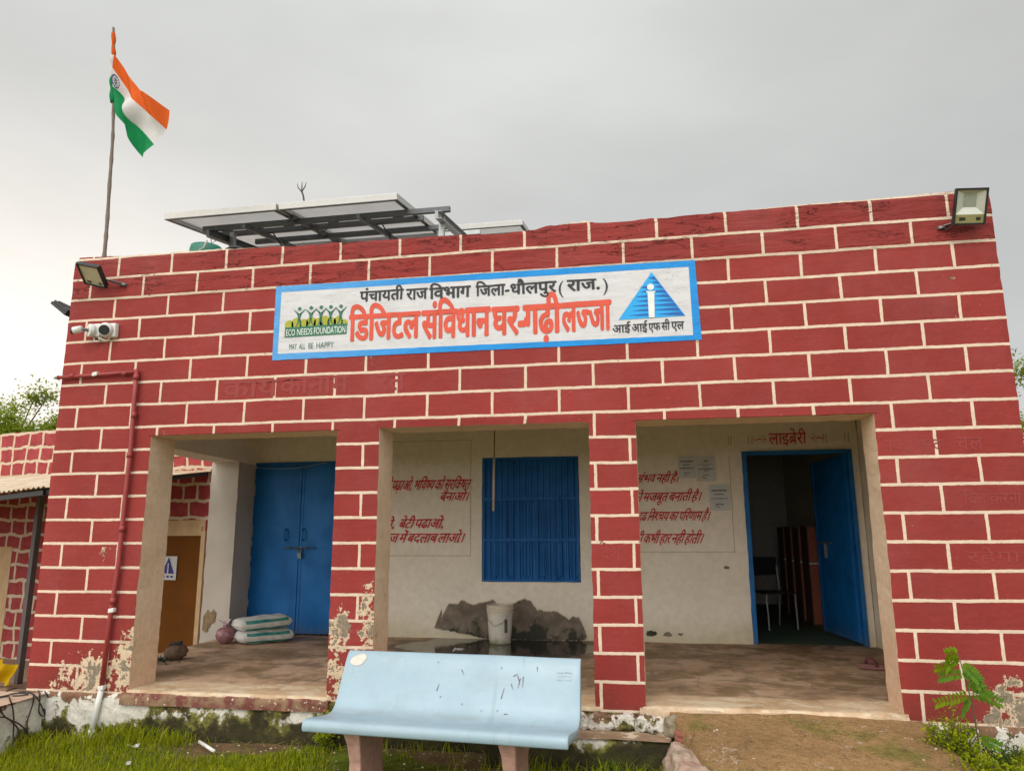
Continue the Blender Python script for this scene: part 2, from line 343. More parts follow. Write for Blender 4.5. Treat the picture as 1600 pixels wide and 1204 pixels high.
def blue(name, base):
    b = NB(name); n = b.noise(3, 5); c = b.mix(b.ss(n, 0.35, 0.7), base, tuple(v*0.78 for v in base))
    c = b.mix(b.m('MULTIPLY', b.ss(b.noise(28, 6, 0.7), 0.66, 0.74), 0.5), c, tuple(min(1, v*1.9+0.03) for v in base))
    x_, y_, z_ = b.xyz(); c = b.mix(b.m('MULTIPLY', b.ss(b.m('ADD', z_, b.m('MULTIPLY', b.noise(5, 5), 0.35)), 0.42, 0.12), 0.45), c, (0.13, 0.13, 0.13))
    c = b.mix(b.m('MULTIPLY', b.ss(b.noise(13, 6, 0.7, off=(2, 2, 8)), 0.70, 0.74), 0.8), c, (0.09, 0.04, 0.02)); c = b.mix(b.m('MULTIPLY', b.ss(b.noise(4, 4, stretch=(1.5, 1, 0.25), off=(0, 3, 6)), 0.52, 0.72), 0.3), c, tuple(v*0.45 for v in base))
    b.bump(b.noise(3, 3), 0.35, 0.012); return b.done(c, b.lin(n, 0.3, 0.7, 0.45, 0.65), spec=0.3)
M_BLUE = blue('blue_enamel', (0.004, 0.140, 0.43))
M_BLUE2 = blue('blue_shutter_paint', (0.004, 0.125, 0.40))
M_BLUED = blue('blue_frame_paint', (0.008, 0.14, 0.42))
M_METAL = plain('grey_steel', (0.20, 0.20, 0.20), 0.45, 0.7)
M_ALU = plain('galvanised_steel', (0.36, 0.37, 0.37), 0.45, 0.75)
M_DKSTEEL = plain('dull_zinc_channel', (0.12, 0.125, 0.13), 0.55, 0.6)
M_BLACK = plain('black_plastic', (0.018, 0.018, 0.02), 0.5)
M_WHITEP = plain('white_plastic', (0.72, 0.71, 0.67), 0.45, var=0.05)
M_TXT_RED = plain('red_sign_paint', (0.66, 0.075, 0.035), 0.6, var=0.16, sc_=9)
M_TXT_BLK = plain('black_sign_paint', (0.022, 0.02, 0.024), 0.6)
M_SLOGAN = plain('dark_red_lettering_paint', (0.58, 0.024, 0.026), 0.7, var=0.2)
M_GHOST = plain('faded_red_overpaint', (0.288, 0.0395, 0.0345), 0.75, var=0.08)

# ---------------------------------------------------------------- main building
house = empty('village_hall', (0, 0, 0), 0, 'red painted flat-roofed hall with cream mortar lines, three open bays and a painted sign', 'building')
def cuts(vals, res):
    vals = sorted(set(vals)); out = []
    for a, b in zip(vals, vals[1:]):
        n = max(1, round((b-a)/res)); out += [a+(b-a)*i/n for i in range(n)]
    return out+[vals[-1]]
def wall_with_holes(name, x0, x1, z0, z1, y0, th, holes, mats, parent, res=0.07, jit=0.004, top=None, seed=1):
    xs = cuts([x0, x1]+[h[i] for h in holes for i in (0, 1)], res); zs = cuts([z0, z1]+[h[i] for h in holes for i in (2, 3)], res)
    rnd = random.Random(seed)
    def solid(i, j):
        if i < 0 or j < 0 or i >= len(xs)-1 or j >= len(zs)-1: return False
        cx, cz = (xs[i]+xs[i+1])/2, (zs[j]+zs[j+1])/2
        return not any(h[0] < cx < h[1] and h[2] < cz < h[3] for h in holes)
    mb = MB(); K = 4; idx = {}
    def vert(i, j, k):
        if (i, j, k) in idx: return idx[(i, j, k)]
        S = [solid(i-1, j-1), solid(i, j-1), solid(i-1, j), solid(i, j)]
        x, z = xs[i], zs[j]
        if not all(S):
            q = mnoise.noise((x*9+seed, z*9, k*0.3)); q2 = mnoise.noise((x*9, z*9+31, k*0.3+seed))
            x += q*jit*2+rnd.uniform(-jit, jit)*0.4; z += q2*jit*2+rnd.uniform(-jit, jit)*0.4
        if top and zs[j] > z1-0.18:
            t = top(xs[i], k); z = z1-0.18+(zs[j]-z1+0.18)*(t-z1+0.18)/0.18
        y = y0+th*k/(K-1)
        if k == 0 and not all(S): y += 0.004+abs(mnoise.noise((x*14, z*14, seed)))*0.006
        mb.v.append((x, y, z)); idx[(i, j, k)] = len(mb.v)-1; return idx[(i, j, k)]
    def face(vs, m): mb.f.append(tuple(vs)); mb.m.append(m)
    for i in range(len(xs)-1):
        for j in range(len(zs)-1):
            if not solid(i, j): continue
            face([vert(i, j, 0), vert(i+1, j, 0), vert(i+1, j+1, 0), vert(i, j+1, 0)], 0)
            face([vert(i, j, K-1), vert(i, j+1, K-1), vert(i+1, j+1, K-1), vert(i+1, j, K-1)], 2)
            for (di, dj, a, b) in ((-1, 0, (0, 0), (0, 1)), (1, 0, (1, 1), (1, 0)), (0, -1, (1, 0), (0, 0)), (0, 1, (0, 1), (1, 1))):
                if not solid(i+di, j+dj):
                    outer = not (0 <= i+di < len(xs)-1 and 0 <= j+dj < len(zs)-1)
                    for k in range(K-1):
                        face([vert(i+a[0], j+a[1], k), vert(i+b[0], j+b[1], k), vert(i+b[0], j+b[1], k+1), vert(i+a[0], j+a[1], k+1)], 0 if outer else 1)
    me_o = mb.build(name, mats, parent)
    return me_o
TOPS = [(-0.47, 3.80), (-0.44, 3.825), (0, 3.81), (0.99, 3.803), (1.62, 3.78), (2.16, 3.775), (2.7, 3.77), (3.23, 3.766), (3.6, 3.745), (3.78, 3.752), (4.02, 3.772), (4.31, 3.79), (4.55, 3.772), (4.88, 3.777), (5.43, 3.786), (5.98, 3.798), (6.54, 3.80), (7.08, 3.812), (7.30, 3.818), (7.37, 3.80)]
def topz(x, k):
    for a, b in zip(TOPS, TOPS[1:]):
        if a[0] <= x <= b[0]: z = a[1]+(b[1]-a[1])*(x-a[0])/(b[0]-a[0]); break
    else: z = 3.81
    z += mnoise.noise((x*5.5, k*0.6, 2.0))*0.010+mnoise.noise((x*21, k*0.9, 5.0))*0.007
    if 3.9 < x < 4.35: z += 0.016*abs(math.sin(x*31))     # the lumpy repaired stretch
    if x < -0.43: z -= (-0.43-x)*1.0
    return z
OP = [(0.490, 2.210, -1, 2.118), (2.580, 4.300, -1, 2.126), (4.665, 6.395, -1, 2.122)]
wall_with_holes('facade_wall', -0.47, 7.365, -0.02, 3.82, 0.0, 0.345, [(a, b, -0.1, t) for a, b, c, t in OP], [M_RED, M_JAMB, M_WALL], house, 0.045, 0.0035, topz, 3)

# ghost of overpainted lettering, sign and slogans share the text tools
def glyphs(text, offset=0.0, shear=0.0, res=3):
    c = bpy.data.curves.new('tmp', 'FONT'); c.body = text; c.size = 1; c.offset = offset; c.resolution_u = res; c.fill_mode = 'FRONT'
    o = bpy.data.objects.new('tmp', c); col.objects.link(o)
    dg = bpy.context.evaluated_depsgraph_get(); dg.update()
    ev = o.evaluated_get(dg); me = ev.to_mesh()
    vs = [(v.co.x, v.co.y) for v in me.vertices]; fs = [tuple(p.vertices) for p in me.polygons]
    ev.to_mesh_clear(); bpy.data.objects.remove(o); bpy.data.curves.remove(c)
    return vs, fs
def cut_right(vs, fs, xc):
    bm = bmesh.new(); V = [bm.verts.new((x, y, 0)) for x, y in vs]
    for f in fs:
        try: bm.faces.new([V[i] for i in f])
        except ValueError: pass
    bmesh.ops.bisect_plane(bm, geom=bm.verts[:]+bm.edges[:]+bm.faces[:], plane_co=(xc, 0, 0), plane_no=(1, 0, 0), clear_outer=True)
    bm.verts.index_update(); out = ([(v.co.x, v.co.y) for v in bm.verts], [tuple(v.index for v in f.verts) for f in bm.faces]); bm.free(); return out
HEAD = None; REFX = None
def run(segs, offset, gap=0.0):          # segs: strings; a string ending in '~' loses the stem of its last letter (half form)
    global HEAD, REFX             # every letter is filled on its own, so neighbouring strokes never cancel out
    if HEAD is None:
        v, f = glyphs('न'); HEAD = max(y for x, y in v); REFX = max(x for x, y in v)
    G, x = [], 0.0
    for s in segs:
        half = s.endswith('~'); s = s.rstrip('~')
        for i, ch_ in enumerate(s):
            if ch_ == ' ': continue
            adv = max(q[0] for q in glyphs(s[:i]+'न')[0])-REFX-gap*s[:i].count(' ')
            v, f = glyphs(ch_)
            if not v: continue
            if half and i == len(s)-1: xm = max(q[0] for q in v); v, f = cut_right(v, f, xm-(0.20 if ch_ == 'ज' else 0.145))
            G.append(([(a+x+adv, b) for a, b in v], f))
        if half: x = max(a for a, b in G[-1][0])+offset*.5
        else: x += max(q[0] for q in glyphs(s+'न')[0])-REFX-gap*s.count(' ')
    return G
def put_text(mb, segs, xl, xr, zbase_l, zhead_l, y, zbase_r=None, zhead_r=None, offset=0.0, shear=0.0, wob=0.0, mi=0, cap=None, gap=0.0):
    if isinstance(segs, str): segs = [segs]
    G = run(segs, offset, gap); a = min(v[0] for q in G for v in q[0]); b = max(v[0] for q in G for v in q[0]); H = cap or HEAD
    zbr = zbase_l if zbase_r is None else zbase_r; zhr = zhead_l if zhead_r is None else zhead_r
    for gi, (V, F) in enumerate(G):
      for ki in range(9 if offset else 1):
        ca = (0, 0) if ki == 8 else (offset*1.25*math.cos(ki*math.pi/4), offset*.85*math.sin(ki*math.pi/4))
        out = []; yy = y-0.0009*(gi % 2)-0.0001*ki
        for vx, vy in V:
            vx += ca[0]; vy += ca[1]
            t = (vx-a)/(b-a); zb = zbase_l+(zbr-zbase_l)*t; zh = zhead_l+(zhr-zhead_l)*t; k = vy/H
            x = xl+(xr-xl)*t+shear*(k-0.5)*(zh-zb); z = zb+(zh-zb)*k
            if wob: x += mnoise.noise((x*14, z*14, 3))*wob; z += mnoise.noise((x*10, z*12, 9))*wob
            out.append((x, yy, z))
        mb.add(out, F, mi)

for wd_, a_, b_, z0_, z1_, of_ in (('काय', 1.15, 1.66, 2.43, 2.57, .02), ('कानाम', 1.68, 2.30, 2.44, 2.58, .02), ('रत', 2.55, 2.80, 2.44, 2.58, .02), ('तप ह तरक', 6.44, 6.85, 1.84, 1.92, 0), ('चल', 6.92, 7.10, 1.84, 1.93, 0),
                              ('िदल करना', 6.93, 7.30, 1.46, 1.53, 0), ('रहेगा', 6.90, 7.25, 1.06, 1.13, 0), ('देश', 4.37, 4.52, 1.08, 1.16, 0)):
    g = MB(); put_text(g, wd_, a_, b_, z0_, z1_, -0.0015, offset=of_, wob=.007); g.build('overpainted_lettering', M_GHOST, house)

# painted sign panel
def sign_white():
    b = NB('white_sign_paint'); n = b.noise(8, 6, 0.6, stretch=(0.5, 1, 1.6)); x, y, z = b.xyz()
    c = b.mix(b.ss(n, 0.4, 0.7), (0.66, 0.645, 0.66), (0.58, 0.56, 0.57))
    lines = b.m('MULTIPLY', b.ss(b.m('ABSOLUTE', b.m('SUBTRACT', b.noise(2.6, 5, 0.62, stretch=(0.6, 1, 3.2)), 0.5)), 0.0045, 0.001), b.ss(b.noise(1.3, 2, off=(4, 0, 2)), 0.45, 0.6))
    c = b.mix(b.m('MULTIPLY', lines, 0.6), c, (0.22, 0.21, 0.21))
    b.bump(b.m('ADD', b.noise(6, 6, 0.6), b.m('MULTIPLY', b.noise(4, 4, stretch=(0.4, 1, 6)), 0.6)), 0.6, 0.012); return b.done(c, 0.7, spec=0.25)
def sign_blue():
    b = NB('sky_blue_sign_border'); n = b.noise(10, 6, 0.65, stretch=(0.4, 1, 2)); x, y, z = b.xyz()
    c = b.mix(b.ss(x, 3.4, 1.6), (0.014, 0.27, 0.70), (0.10, 0.35, 0.72)); c = b.scale(c, b.lin(n, 0.3, 0.7, 0.88, 1.1))
    c = b.mix(b.m('MULTIPLY', b.ss(b.m('ABSOLUTE', b.m('SUBTRACT', b.noise(5, 6, 0.7, stretch=(0.5, 1, 4)), 0.5)), 0.006, 0.001), 0.7), c, (0.02, 0.06, 0.16))
    b.bump(b.noise(14, 6, 0.6), 0.5, 0.01); return b.done(c, 0.65, spec=0.3)
MW, MBL = sign_white(), sign_blue()
SO = [(1.592, 2.741), (5.197, 2.741), (5.177, 3.396), (1.589, 3.407)]; SI = [(1.640, 2.797), (5.134, 2.782), (5.127, 3.343), (1.643, 3.352)]
s = MB(); n = 60; ysg = -0.004
def edge(a, b, q, i): t = i/n; return (a[0]+(b[0]-a[0])*t+mnoise.noise((i*.9, q, 1))*.002, ysg-0.001, a[1]+(b[1]-a[1])*t+mnoise.noise((i*.7, q, 4))*.0025)
for e in range(4):
    A, B, C_, D = SO[e], SO[(e+1) % 4], SI[e], SI[(e+1) % 4]
    va = [edge(A, B, e, i) if 0 < i < n else (*(A if i == 0 else B),) for i in range(n+1)]; vb = [edge(C_, D, e+9, i) if 0 < i < n else (*(C_ if i == 0 else D),) for i in range(n+1)]
    va = [v if len(v) == 3 else (v[0], ysg-0.001, v[1]) for v in va]; vb = [v if len(v) == 3 else (v[0], ysg-0.001, v[1]) for v in vb]
    s.add(va+vb, [(i, i+1, n+2+i, n+1+i) for i in range(n)])
sign = MB().add([(x, ysg, z) for x, z in [(1.63, 2.775), (5.14, 2.765), (5.135, 3.355), (1.63, 3.36)]], [(0, 1, 2, 3)]).build('painted_sign', MW, house)
s.build('sign_border', MBL, sign)
yt = ysg-0.003
t = MB()
put_text(t, 'पंचायती', 2.374, 2.762, 3.220, 3.308, yt, offset=0.022, wob=.004); put_text(t, 'राज', 2.788, 2.973, 3.212, 3.305, yt, offset=0.022, wob=.004)
put_text(t, 'िवभाग', 2.992, 3.344, 3.206, 3.300, yt, offset=0.024, wob=.004); put_text(t, 'िजला-', 3.392, 3.672, 3.206, 3.295, yt, offset=0.024, wob=.004)
put_text(t, 'धौलपुर', 3.687, 4.065, 3.204, 3.293, yt, offset=0.024, wob=.004); put_text(t, 'राज.', 4.158, 4.415, 3.204, 3.292, yt, offset=0.024, wob=.004)
put_text(t, '(', 4.085, 4.125, 3.185, 3.292, yt, cap=0.70); put_text(t, ')', 4.445, 4.485, 3.185, 3.292, yt, cap=0.70)
t.build('heading_lettering', M_TXT_BLK, sign); t = MB()
put_text(t, 'आई', 4.512, 4.652, 2.832, 2.893, yt, offset=0.016, wob=.003); put_text(t, 'आई', 4.664, 4.784, 2.832, 2.893, yt, offset=0.016, wob=.003)
put_text(t, 'एफ', 4.795, 4.885, 2.834, 2.895, yt, offset=0.016, wob=.003); put_text(t, 'सी', 4.895, 4.958, 2.834, 2.895, yt, offset=0.016, wob=.003); put_text(t, 'एल', 4.972, 5.066, 2.836, 2.897, yt, offset=0.018, wob=.003)
t.build('caption_lettering', M_TXT_BLK, sign)
t = MB(); O = 0.034
put_text(t, 'िडिजटल', 2.290, 2.910, 2.882, 3.098, yt, offset=O, wob=.005); put_text(t, 'संिवधान', 2.932, 3.513, 2.868, 3.100, yt, offset=O, wob=.005)
put_text(t, 'घर-', 3.535, 3.805, 2.866, 3.092, yt, offset=O, wob=.005); put_text(t, 'ग\u095dी', 3.795, 4.098, 2.862, 3.094, yt, offset=O, wob=.005)
put_text(t, ['लज~', 'जा'], 4.108, 4.500, 2.866, 3.094, yt, zhead_r=3.102, offset=O, wob=.005)
t.build('red_lettering', M_TXT_RED, sign)
# eco emblem: green band, hills, five figures
M_GRN = plain('dark_green_paint', (0.028, 0.15, 0.085), 0.6); M_OLV = plain('olive_paint', (0.36, 0.36, 0.022), 0.6); M_LTR = plain('white_small_lettering', (0.75, 0.78, 0.74), 0.6)
e = MB()
hill = [(1.697, 3.02)]
for k, (hx, hz, hr) in enumerate(((1.733, 3.055, .04), (1.80, 3.07, .045), (1.87, 3.062, .04), (1.935, 3.073, .045), (2.0, 3.062, .04), (2.06, 3.075, .045), (2.125, 3.062, .04), (2.185, 3.068, .042), (2.24, 3.045, .03))):
    for j in range(7):
        a = math.pi*(1-j/6); hill.append((hx+hr*math.cos(a), hz+hr*0.9*math.sin(a)))
hill.append((2.263, 3.03))
for i in range(1, len(hill)-2): e.add([(hill[i][0], yt, hill[i][1]), (hill[i+1][0], yt, hill[i+1][1]), (hill[i+1][0], yt, 3.02), (hill[i][0], yt, 3.02)], [(0, 3, 2, 1)])
e.build('emblem_hills', M_OLV, sign)
e = MB().add([(1.697, yt-.001, 2.938), (2.263, yt-.001, 2.942), (2.264, yt-.001, 3.034), (1.698, yt-.001, 3.027)], [(0, 1, 2, 3)])
yf = yt-.002
def disc(mb, cx, cz, r, y, n=14): mb.add([(cx+r*math.cos(2*math.pi*i/n), y, cz+r*math.sin(2*math.pi*i/n)) for i in range(n)], [tuple(range(n))])
def stroke(mb, pts, ws, y):
    V = []
    for i, p in enumerate(pts):
        a = pts[max(i-1, 0)]; b = pts[min(i+1, len(pts)-1)]; dx, dz = b[0]-a[0], b[1]-a[1]; L = math.hypot(dx, dz) or 1
        wv = ws[i] if isinstance(ws, (list, tuple)) else ws
        V += [(p[0]-dz/L*wv/2, y, p[1]+dx/L*wv/2), (p[0]+dz/L*wv/2, y, p[1]-dx/L*wv/2)]
    mb.add(V, [(2*i, 2*i+1, 2*i+3, 2*i+2) for i in range(len(pts)-1)])
for hx, hz in ((1.824, 3.189), (1.931, 3.192), (2.023, 3.192), (2.112, 3.190), (2.204, 3.190)):
    disc(e, hx, hz, 0.016, yf)
    e.add([(hx-.018, yf, 3.145), (hx+.018, yf, 3.145), (hx+.009, yf, 3.09), (hx-.009, yf, 3.09)], [(0, 3, 2, 1)])
    for sg in (-1, 1):
        stroke(e, [(hx+sg*.008, 3.14), (hx+sg*.028, 3.16), (hx+sg*.050, 3.182)], [.016, .010, .005], yf)
        stroke(e, [(hx+sg*.004, 3.095), (hx+sg*.010, 3.06), (hx+sg*.026, 3.033)], [.013, .011, .007], yf)
e.build('emblem_figures', M_GRN, sign)
e = MB(); put_text(e, 'ECO', 1.710, 1.792, 2.952, 3.008, yf, cap=0.70); put_text(e, 'NEEDS', 1.812, 1.952, 2.953, 3.010, yf, cap=.70); put_text(e, 'FOUNDATION', 1.968, 2.252, 2.954, 3.013, yf, cap=0.70)
e.build('emblem_lettering', M_LTR, sign)
for wd, a, b in (('MAY', 1.745, 1.815), ('ALL', 1.835, 1.893), ('BE', 1.922, 1.965), ('HAPPY', 1.995, 2.152)): e = MB(); put_text(e, wd, a, b, 2.829, 2.880, yt, cap=0.70); e.build('motto_word', M_GRN, sign)
# triangle emblem with an i
M_TB = plain('bright_blue_paint', (0.012, 0.36, 0.78), 0.6, var=.1); M_TD = plain('deep_blue_paint', (0.006, 0.11, 0.42), 0.6, var=.15)
ap, bl, br_ = (4.835, 3.318), (4.561, 2.936), (5.082, 2.941)
e = MB().add([(bl[0], yt, bl[1]), (br_[0], yt, br_[1]), (ap[0], yt, ap[1])], [(0, 1, 2)]); tri = e.build('triangle_emblem', M_TB, sign)
e = MB()
for k in range(9):
    z0 = 2.945+k*0.038; t_ = (z0-2.94)/(ap[1]-2.94); xr = br_[0]+(ap[0]-br_[0])*t_-.004; xr2 = br_[0]+(ap[0]-br_[0])*(t_+.10)-.004
    xl = 4.86-0.05*(k % 2)-(.015*k if k > 5 else 0)
    e.add([(xr, yf, z0), (xr2, yf, z0+.032), (max(4.85, xl)-.02*(k % 3), yf, z0+.020)], [(0, 1, 2)])
    xe = bl[0]+(4.80-bl[0])*t_ + .07*(1-t_)
    if k < 7: e.add([(4.795, yf, z0+.012), (4.795, yf, z0+.032), (xe+.02*(k % 2), yf, z0+.022)], [(0, 1, 2)])
e.build('emblem_shading', M_TD, tri)
e = MB(); disc(e, 4.822, 3.193, 0.027, yf-.0015, 20); e.add([(4.797, yf-.0015, 3.148), (4.85, yf-.0015, 3.148), (4.845, yf-.0015, 2.94), (4.800, yf-.0015, 2.94)], [(0, 3, 2, 1)])
e.add([(4.785, yf-.0015, 3.160), (4.862, yf-.0015, 3.156), (4.855, yf-.0015, 3.146), (4.79, yf-.0015, 3.148)], [(0, 1, 2, 3)])
e.build('emblem_letter', M_LTR, tri)

# shell behind the facade: plinth, floor, back and side walls, ceiling, roof
def rough_front(name, x0, x1, z0, z1, y, depth, mat_, parent, amp=0.02, res=0.035, ztop=None):
    nx, nz_ = max(2, round((x1-x0)/res)), max(2, round((z1-z0)/res)); V = []; F = []
    for j in range(nz_+1):
        for i in range(nx+1):
            x = x0+(x1-x0)*i/nx; zt_ = ztop(x) if ztop else z1; z = z0+(zt_-z0)*j/nz_
            q = mnoise.fractal((x*3.2, z*3.6, y*3+1.7), 0.9, 2.2, 5)
            V.append((x, y+q*amp+(0.012 if j == nz_ else 0), z+(mnoise.noise((x*9, 1, y))*0.006 if j == nz_ else 0)))
    for j in range(nz_):
        for i in range(nx): a = j*(nx+1)+i; F.append((a, a+1, a+nx+2, a+nx+1))
    b0 = len(V)
    for i in range(nx+1): V.append((V[nz_*(nx+1)+i][0], y+depth, V[nz_*(nx+1)+i][2]))
    for i in range(nx): a = nz_*(nx+1)+i; F.append((a, a+1, b0+i+1, b0+i))
    for (ii, rev) in ((0, False), (nx, True)):
        for j in range(nz_):
            a, c = V[j*(nx+1)+ii], V[(j+1)*(nx+1)+ii]; k = len(V); V += [a, c, (c[0], y+depth, c[2]), (a[0], y+depth, a[2])]; F.append((k, k+1, k+2, k+3) if rev else (k, k+3, k+2, k+1))
    return MB().add(V, F).build(name, mat_, parent, smooth=True)
def lip(x):
    for a, b, c, t_ in OP:
        if a+0.02 < x < b-0.02: return 0.008
    return -0.004
rough_front('plinth', -0.49, 7.39, -0.75, 0.03, -0.022, 0.30, M_PLINTH, house, 0.020, 0.03, lip)
M_LIP = NB('worn_red_oxide_edge')
_n = M_LIP.noise(12, 6, 0.65); _c = M_LIP.mix(M_LIP.ss(_n, 0.4, 0.62), (0.16, 0.045, 0.035), (0.26, 0.16, 0.09)); _c = M_LIP.mix(M_LIP.ss(M_LIP.noise(30, 4), 0.64, 0.68), _c, (0.6, 0.5, 0.4)); M_LIP.bump(_n, 0.7, 0.02); M_LIP = M_LIP.done(_c, 0.9)
rough_front('step_edge', 0.46, 2.24, -0.075, 0.014, -0.045, 0.04, M_LIP, house, 0.022, 0.02)
rough_front('step_edge', 4.62, 6.42, -0.06, 0.036, -0.042, 0.04, plain('pale_worn_step', (0.50, 0.36, 0.24), 0.9, var=.3, sc_=9, bump=.5, dist=.012), house, 0.018, 0.02)
# porch floor with a slight unevenness
V, F = [], []; nx, ny = 150, 70
for j in range(ny+1):
    for i in range(nx+1):
        x = -0.46+7.62*i/nx; y = -0.03+3.40*max(0, j-1)/(ny-1); dz = mnoise.fractal((x*1.4, y*2.0, 0.3), 1, 2, 3)*0.006
        flat = max(0, 1-((x-3.05)/1.3)**2-((y-2.8)/1.0)**2); dz *= (1-flat)
        inb = any(a_-.03 < x < b__+.03 for a_, b__, _c, _d in OP); V.append((x, y if inb or j > 3 else y+.06, (0.030+dz*min(1, max(0, y/0.3))+0.022*max(0, min(1, (x-4.5)/0.3))*max(0, min(1, (1.2-y)/0.8))) if j else 0.004))
for j in range(ny):
    for i in range(nx): a = j*(nx+1)+i; F.append((a, a+1, a+nx+2, a+nx+1))
MB().add(V, F).build('porch_floor', M_FLOOR, house, smooth=True)
YB = 3.30
wall_with_holes('rear_porch_wall', -0.72, 7.14, 0.0, 3.0, YB, 0.25, [(-0.37, 1.0, -0.1, 2.175), (2.715, 3.92, 0.69, 2.192), (5.845, 7.065, -0.1, 2.20)], [M_WALL, M_WALL, M_WALL], house, 0.10, 0.003, None, 8)
m = MB(); m.add([(7.13, 0.34, 0.0), (7.15, YB+.02, 0.0), (7.15, YB+.02, 3.0), (7.13, 0.34, 3.0), (7.36, 0.34, 0), (7.36, 8.4, 0), (7.36, 8.4, 3.0), (7.36, 0.34, 3.0), (7.15, 8.4, 0), (7.15, 8.4, 3)],
      [(0, 3, 2, 1), (1, 2, 9, 8), (4, 5, 6, 7), (8, 9, 6, 5)]); m.build('right_side_wall', [M_WALL], house)
M_PIER = plain('greyish_pier_whitewash', (0.47, 0.42, 0.36), .9, var=.10, sc_=3, bump=.3, dist=.01)
# left side: a beam on a plastered pier, open towards the neighbour
m = MB(); m.add([(x+(-0.24 if y > 1 else 0.0), y, z) for z in (2.165, 3.0) for (x, y) in ((-0.46, 0.34), (-0.12, 0.34), (-0.10, 3.32), (-0.48, 3.32))], [(0, 3, 2, 1), (4, 5, 6, 7), (0, 1, 5, 4), (1, 2, 6, 5), (2, 3, 7, 6), (3, 0, 4, 7)])
m.build('side_beam', M_WALL, house)
m = MB(); m.add([(x, y, z) for z in (2.38, 2.425) for (x, y) in ((-0.13, 0.35), (-0.10, 0.35), (-0.325, 3.31), (-0.36, 3.31))], [(0, 3, 2, 1), (4, 5, 6, 7), (0, 1, 5, 4), (1, 2, 6, 5), (2, 3, 7, 6), (3, 0, 4, 7)])
m.build('beam_ledge', M_WALL, house)
wall_with_holes('side_pier', -0.71, -0.335, -0.6, 2.166, 2.86, 0.46, [], [M_PIER]*3, house, 0.06, 0.004, None, 12)
MB().box(-0.715, 7.15, 0.345, 8.4, 2.99, 3.18).build('roof_slab', plain('grey_concrete', (0.36, 0.33, 0.28), 0.9), house)
MB().box(-0.47, -0.25, 0.345, 8.3, 3.18, 3.74).build('roof_parapet', M_RED, house); MB().box(7.14, 7.36, 0.345, 8.3, 3.18, 3.74).build('roof_parapet', M_RED, house)
# library room beyond the open door
M_ROOM = plain('dim_grey_room_paint', (0.62, 0.60, 0.56), 0.9); M_GFL = plain('green_floor_paint', (0.08, 0.13, 0.08), 0.7)
MB().add([(4.0, 8.2, 0), (7.15, 8.2, 0), (7.15, 8.2, 3), (4.0, 8.2, 3), (4.0, YB+.25, 0), (4.0, YB+.25, 3)], [(0, 1, 2, 3), (4, 0, 3, 5)]).build('room_wall', M_ROOM, house)
MB().add([(4.0, YB+.07, .028), (7.15, YB+.07, .028), (7.15, 8.2, .028), (4.0, 8.2, .028)], [(0, 1, 2, 3)]).build('room_floor', M_GFL, house)
MB().box(-0.70, 4.0, 8.1, 8.3, 0, 3.0).build('rear_outer_wall', M_RED, house)
MB().box(-0.72, -0.5, YB+.02, 8.1, 0, 3.0).build('left_outer_wall', M_RED, house)

# exposed plaster low on the rear wall
STAIN = [(2.129,0.148),(2.225,0.266),(2.224,0.37),(2.307,0.429),(2.419,0.425),(2.474,0.478),(2.544,0.439),(2.641,0.415),(2.682,0.441),(2.779,0.455),(2.861,0.482),(2.916,0.418),(3.093,0.433),(3.161,0.465),(3.243,0.499),(3.323,0.461),(3.39,0.373),(3.523,0.349),(3.603,0.363),(3.695,0.313),(3.773,0.264),(3.814,0.302),(3.892,0.291),(3.93,0.203),(3.967,0.129),(3.915,0.116),(3.978,0.057),(3.598,0.033),(3.333,0.033),(3.118,0.031),(2.793,0.033),(2.574,0.078),(2.45,0.089),(2.353,0.113),(2.241,0.124)]
def jag(poly, amp=0.012, n=5):
    out = []
    for (a, b) in zip(poly, poly[1:]+poly[:1]):
        for i in range(n): t_ = i/n; x = a[0]+(b[0]-a[0])*t_; z = a[1]+(b[1]-a[1])*t_; out.append((x+mnoise.noise((x*30, z*30, 1))*amp, max(z+mnoise.noise((x*30, z*30, 7))*amp, 0.028)))
    return out
b = NB('bare_damp_plaster'); n_ = b.noise(7, 7, 0.65); x, y, z = b.xyz()
c = b.mix(b.ss(n_, 0.35, 0.7), (0.15, 0.115, 0.085), (0.27, 0.22, 0.165)); c = b.mix(b.ss(b.m('ADD', b.noise(5, 5), b.ss(z, 0.3, 0.0, 0, 0.22)), 0.58, 0.70), c, (0.045, 0.045, 0.028))
c = b.mix(b.m('MULTIPLY', b.ss(b.noise(22, 5, .7), 0.64, 0.70), b.ss(x, 2.75, 2.5)), c, (0.45, 0.45, 0.47)); b.bump(n_, 0.9, 0.03); M_BARE = b.done(c, 0.8)
def flat_poly(poly, y, name, mt, parent):
    bm = bmesh.new(); vs = [bm.verts.new((x, y, z)) for x, z in poly]; f = bm.faces.new(vs); bmesh.ops.triangulate(bm, faces=[f])
    if True:
        me = bpy.data.meshes.new(name); bm.to_mesh(me); bm.free(); me.materials.append(mt); o = bpy.data.objects.new(name, me); col.objects.link(o); o.parent = parent; return o
def interp(ch, x):
    if x <= ch[0][0]: return ch[0][1]
    for (a_, b_) in zip(ch, ch[1:]):
        if a_[0] <= x <= b_[0]: return a_[1]+(b_[1]-a_[1])*(x-a_[0])/max(1e-6, b_[0]-a_[0])
    return ch[-1][1]
UP = sorted(STAIN[:25]+[(3.978, .06)]); LOW = [(2.129, .148), (2.241, .124), (2.353, .113), (2.45, .089), (2.574, .078), (2.68, .045), (2.793, .033), (3.978, .033)]
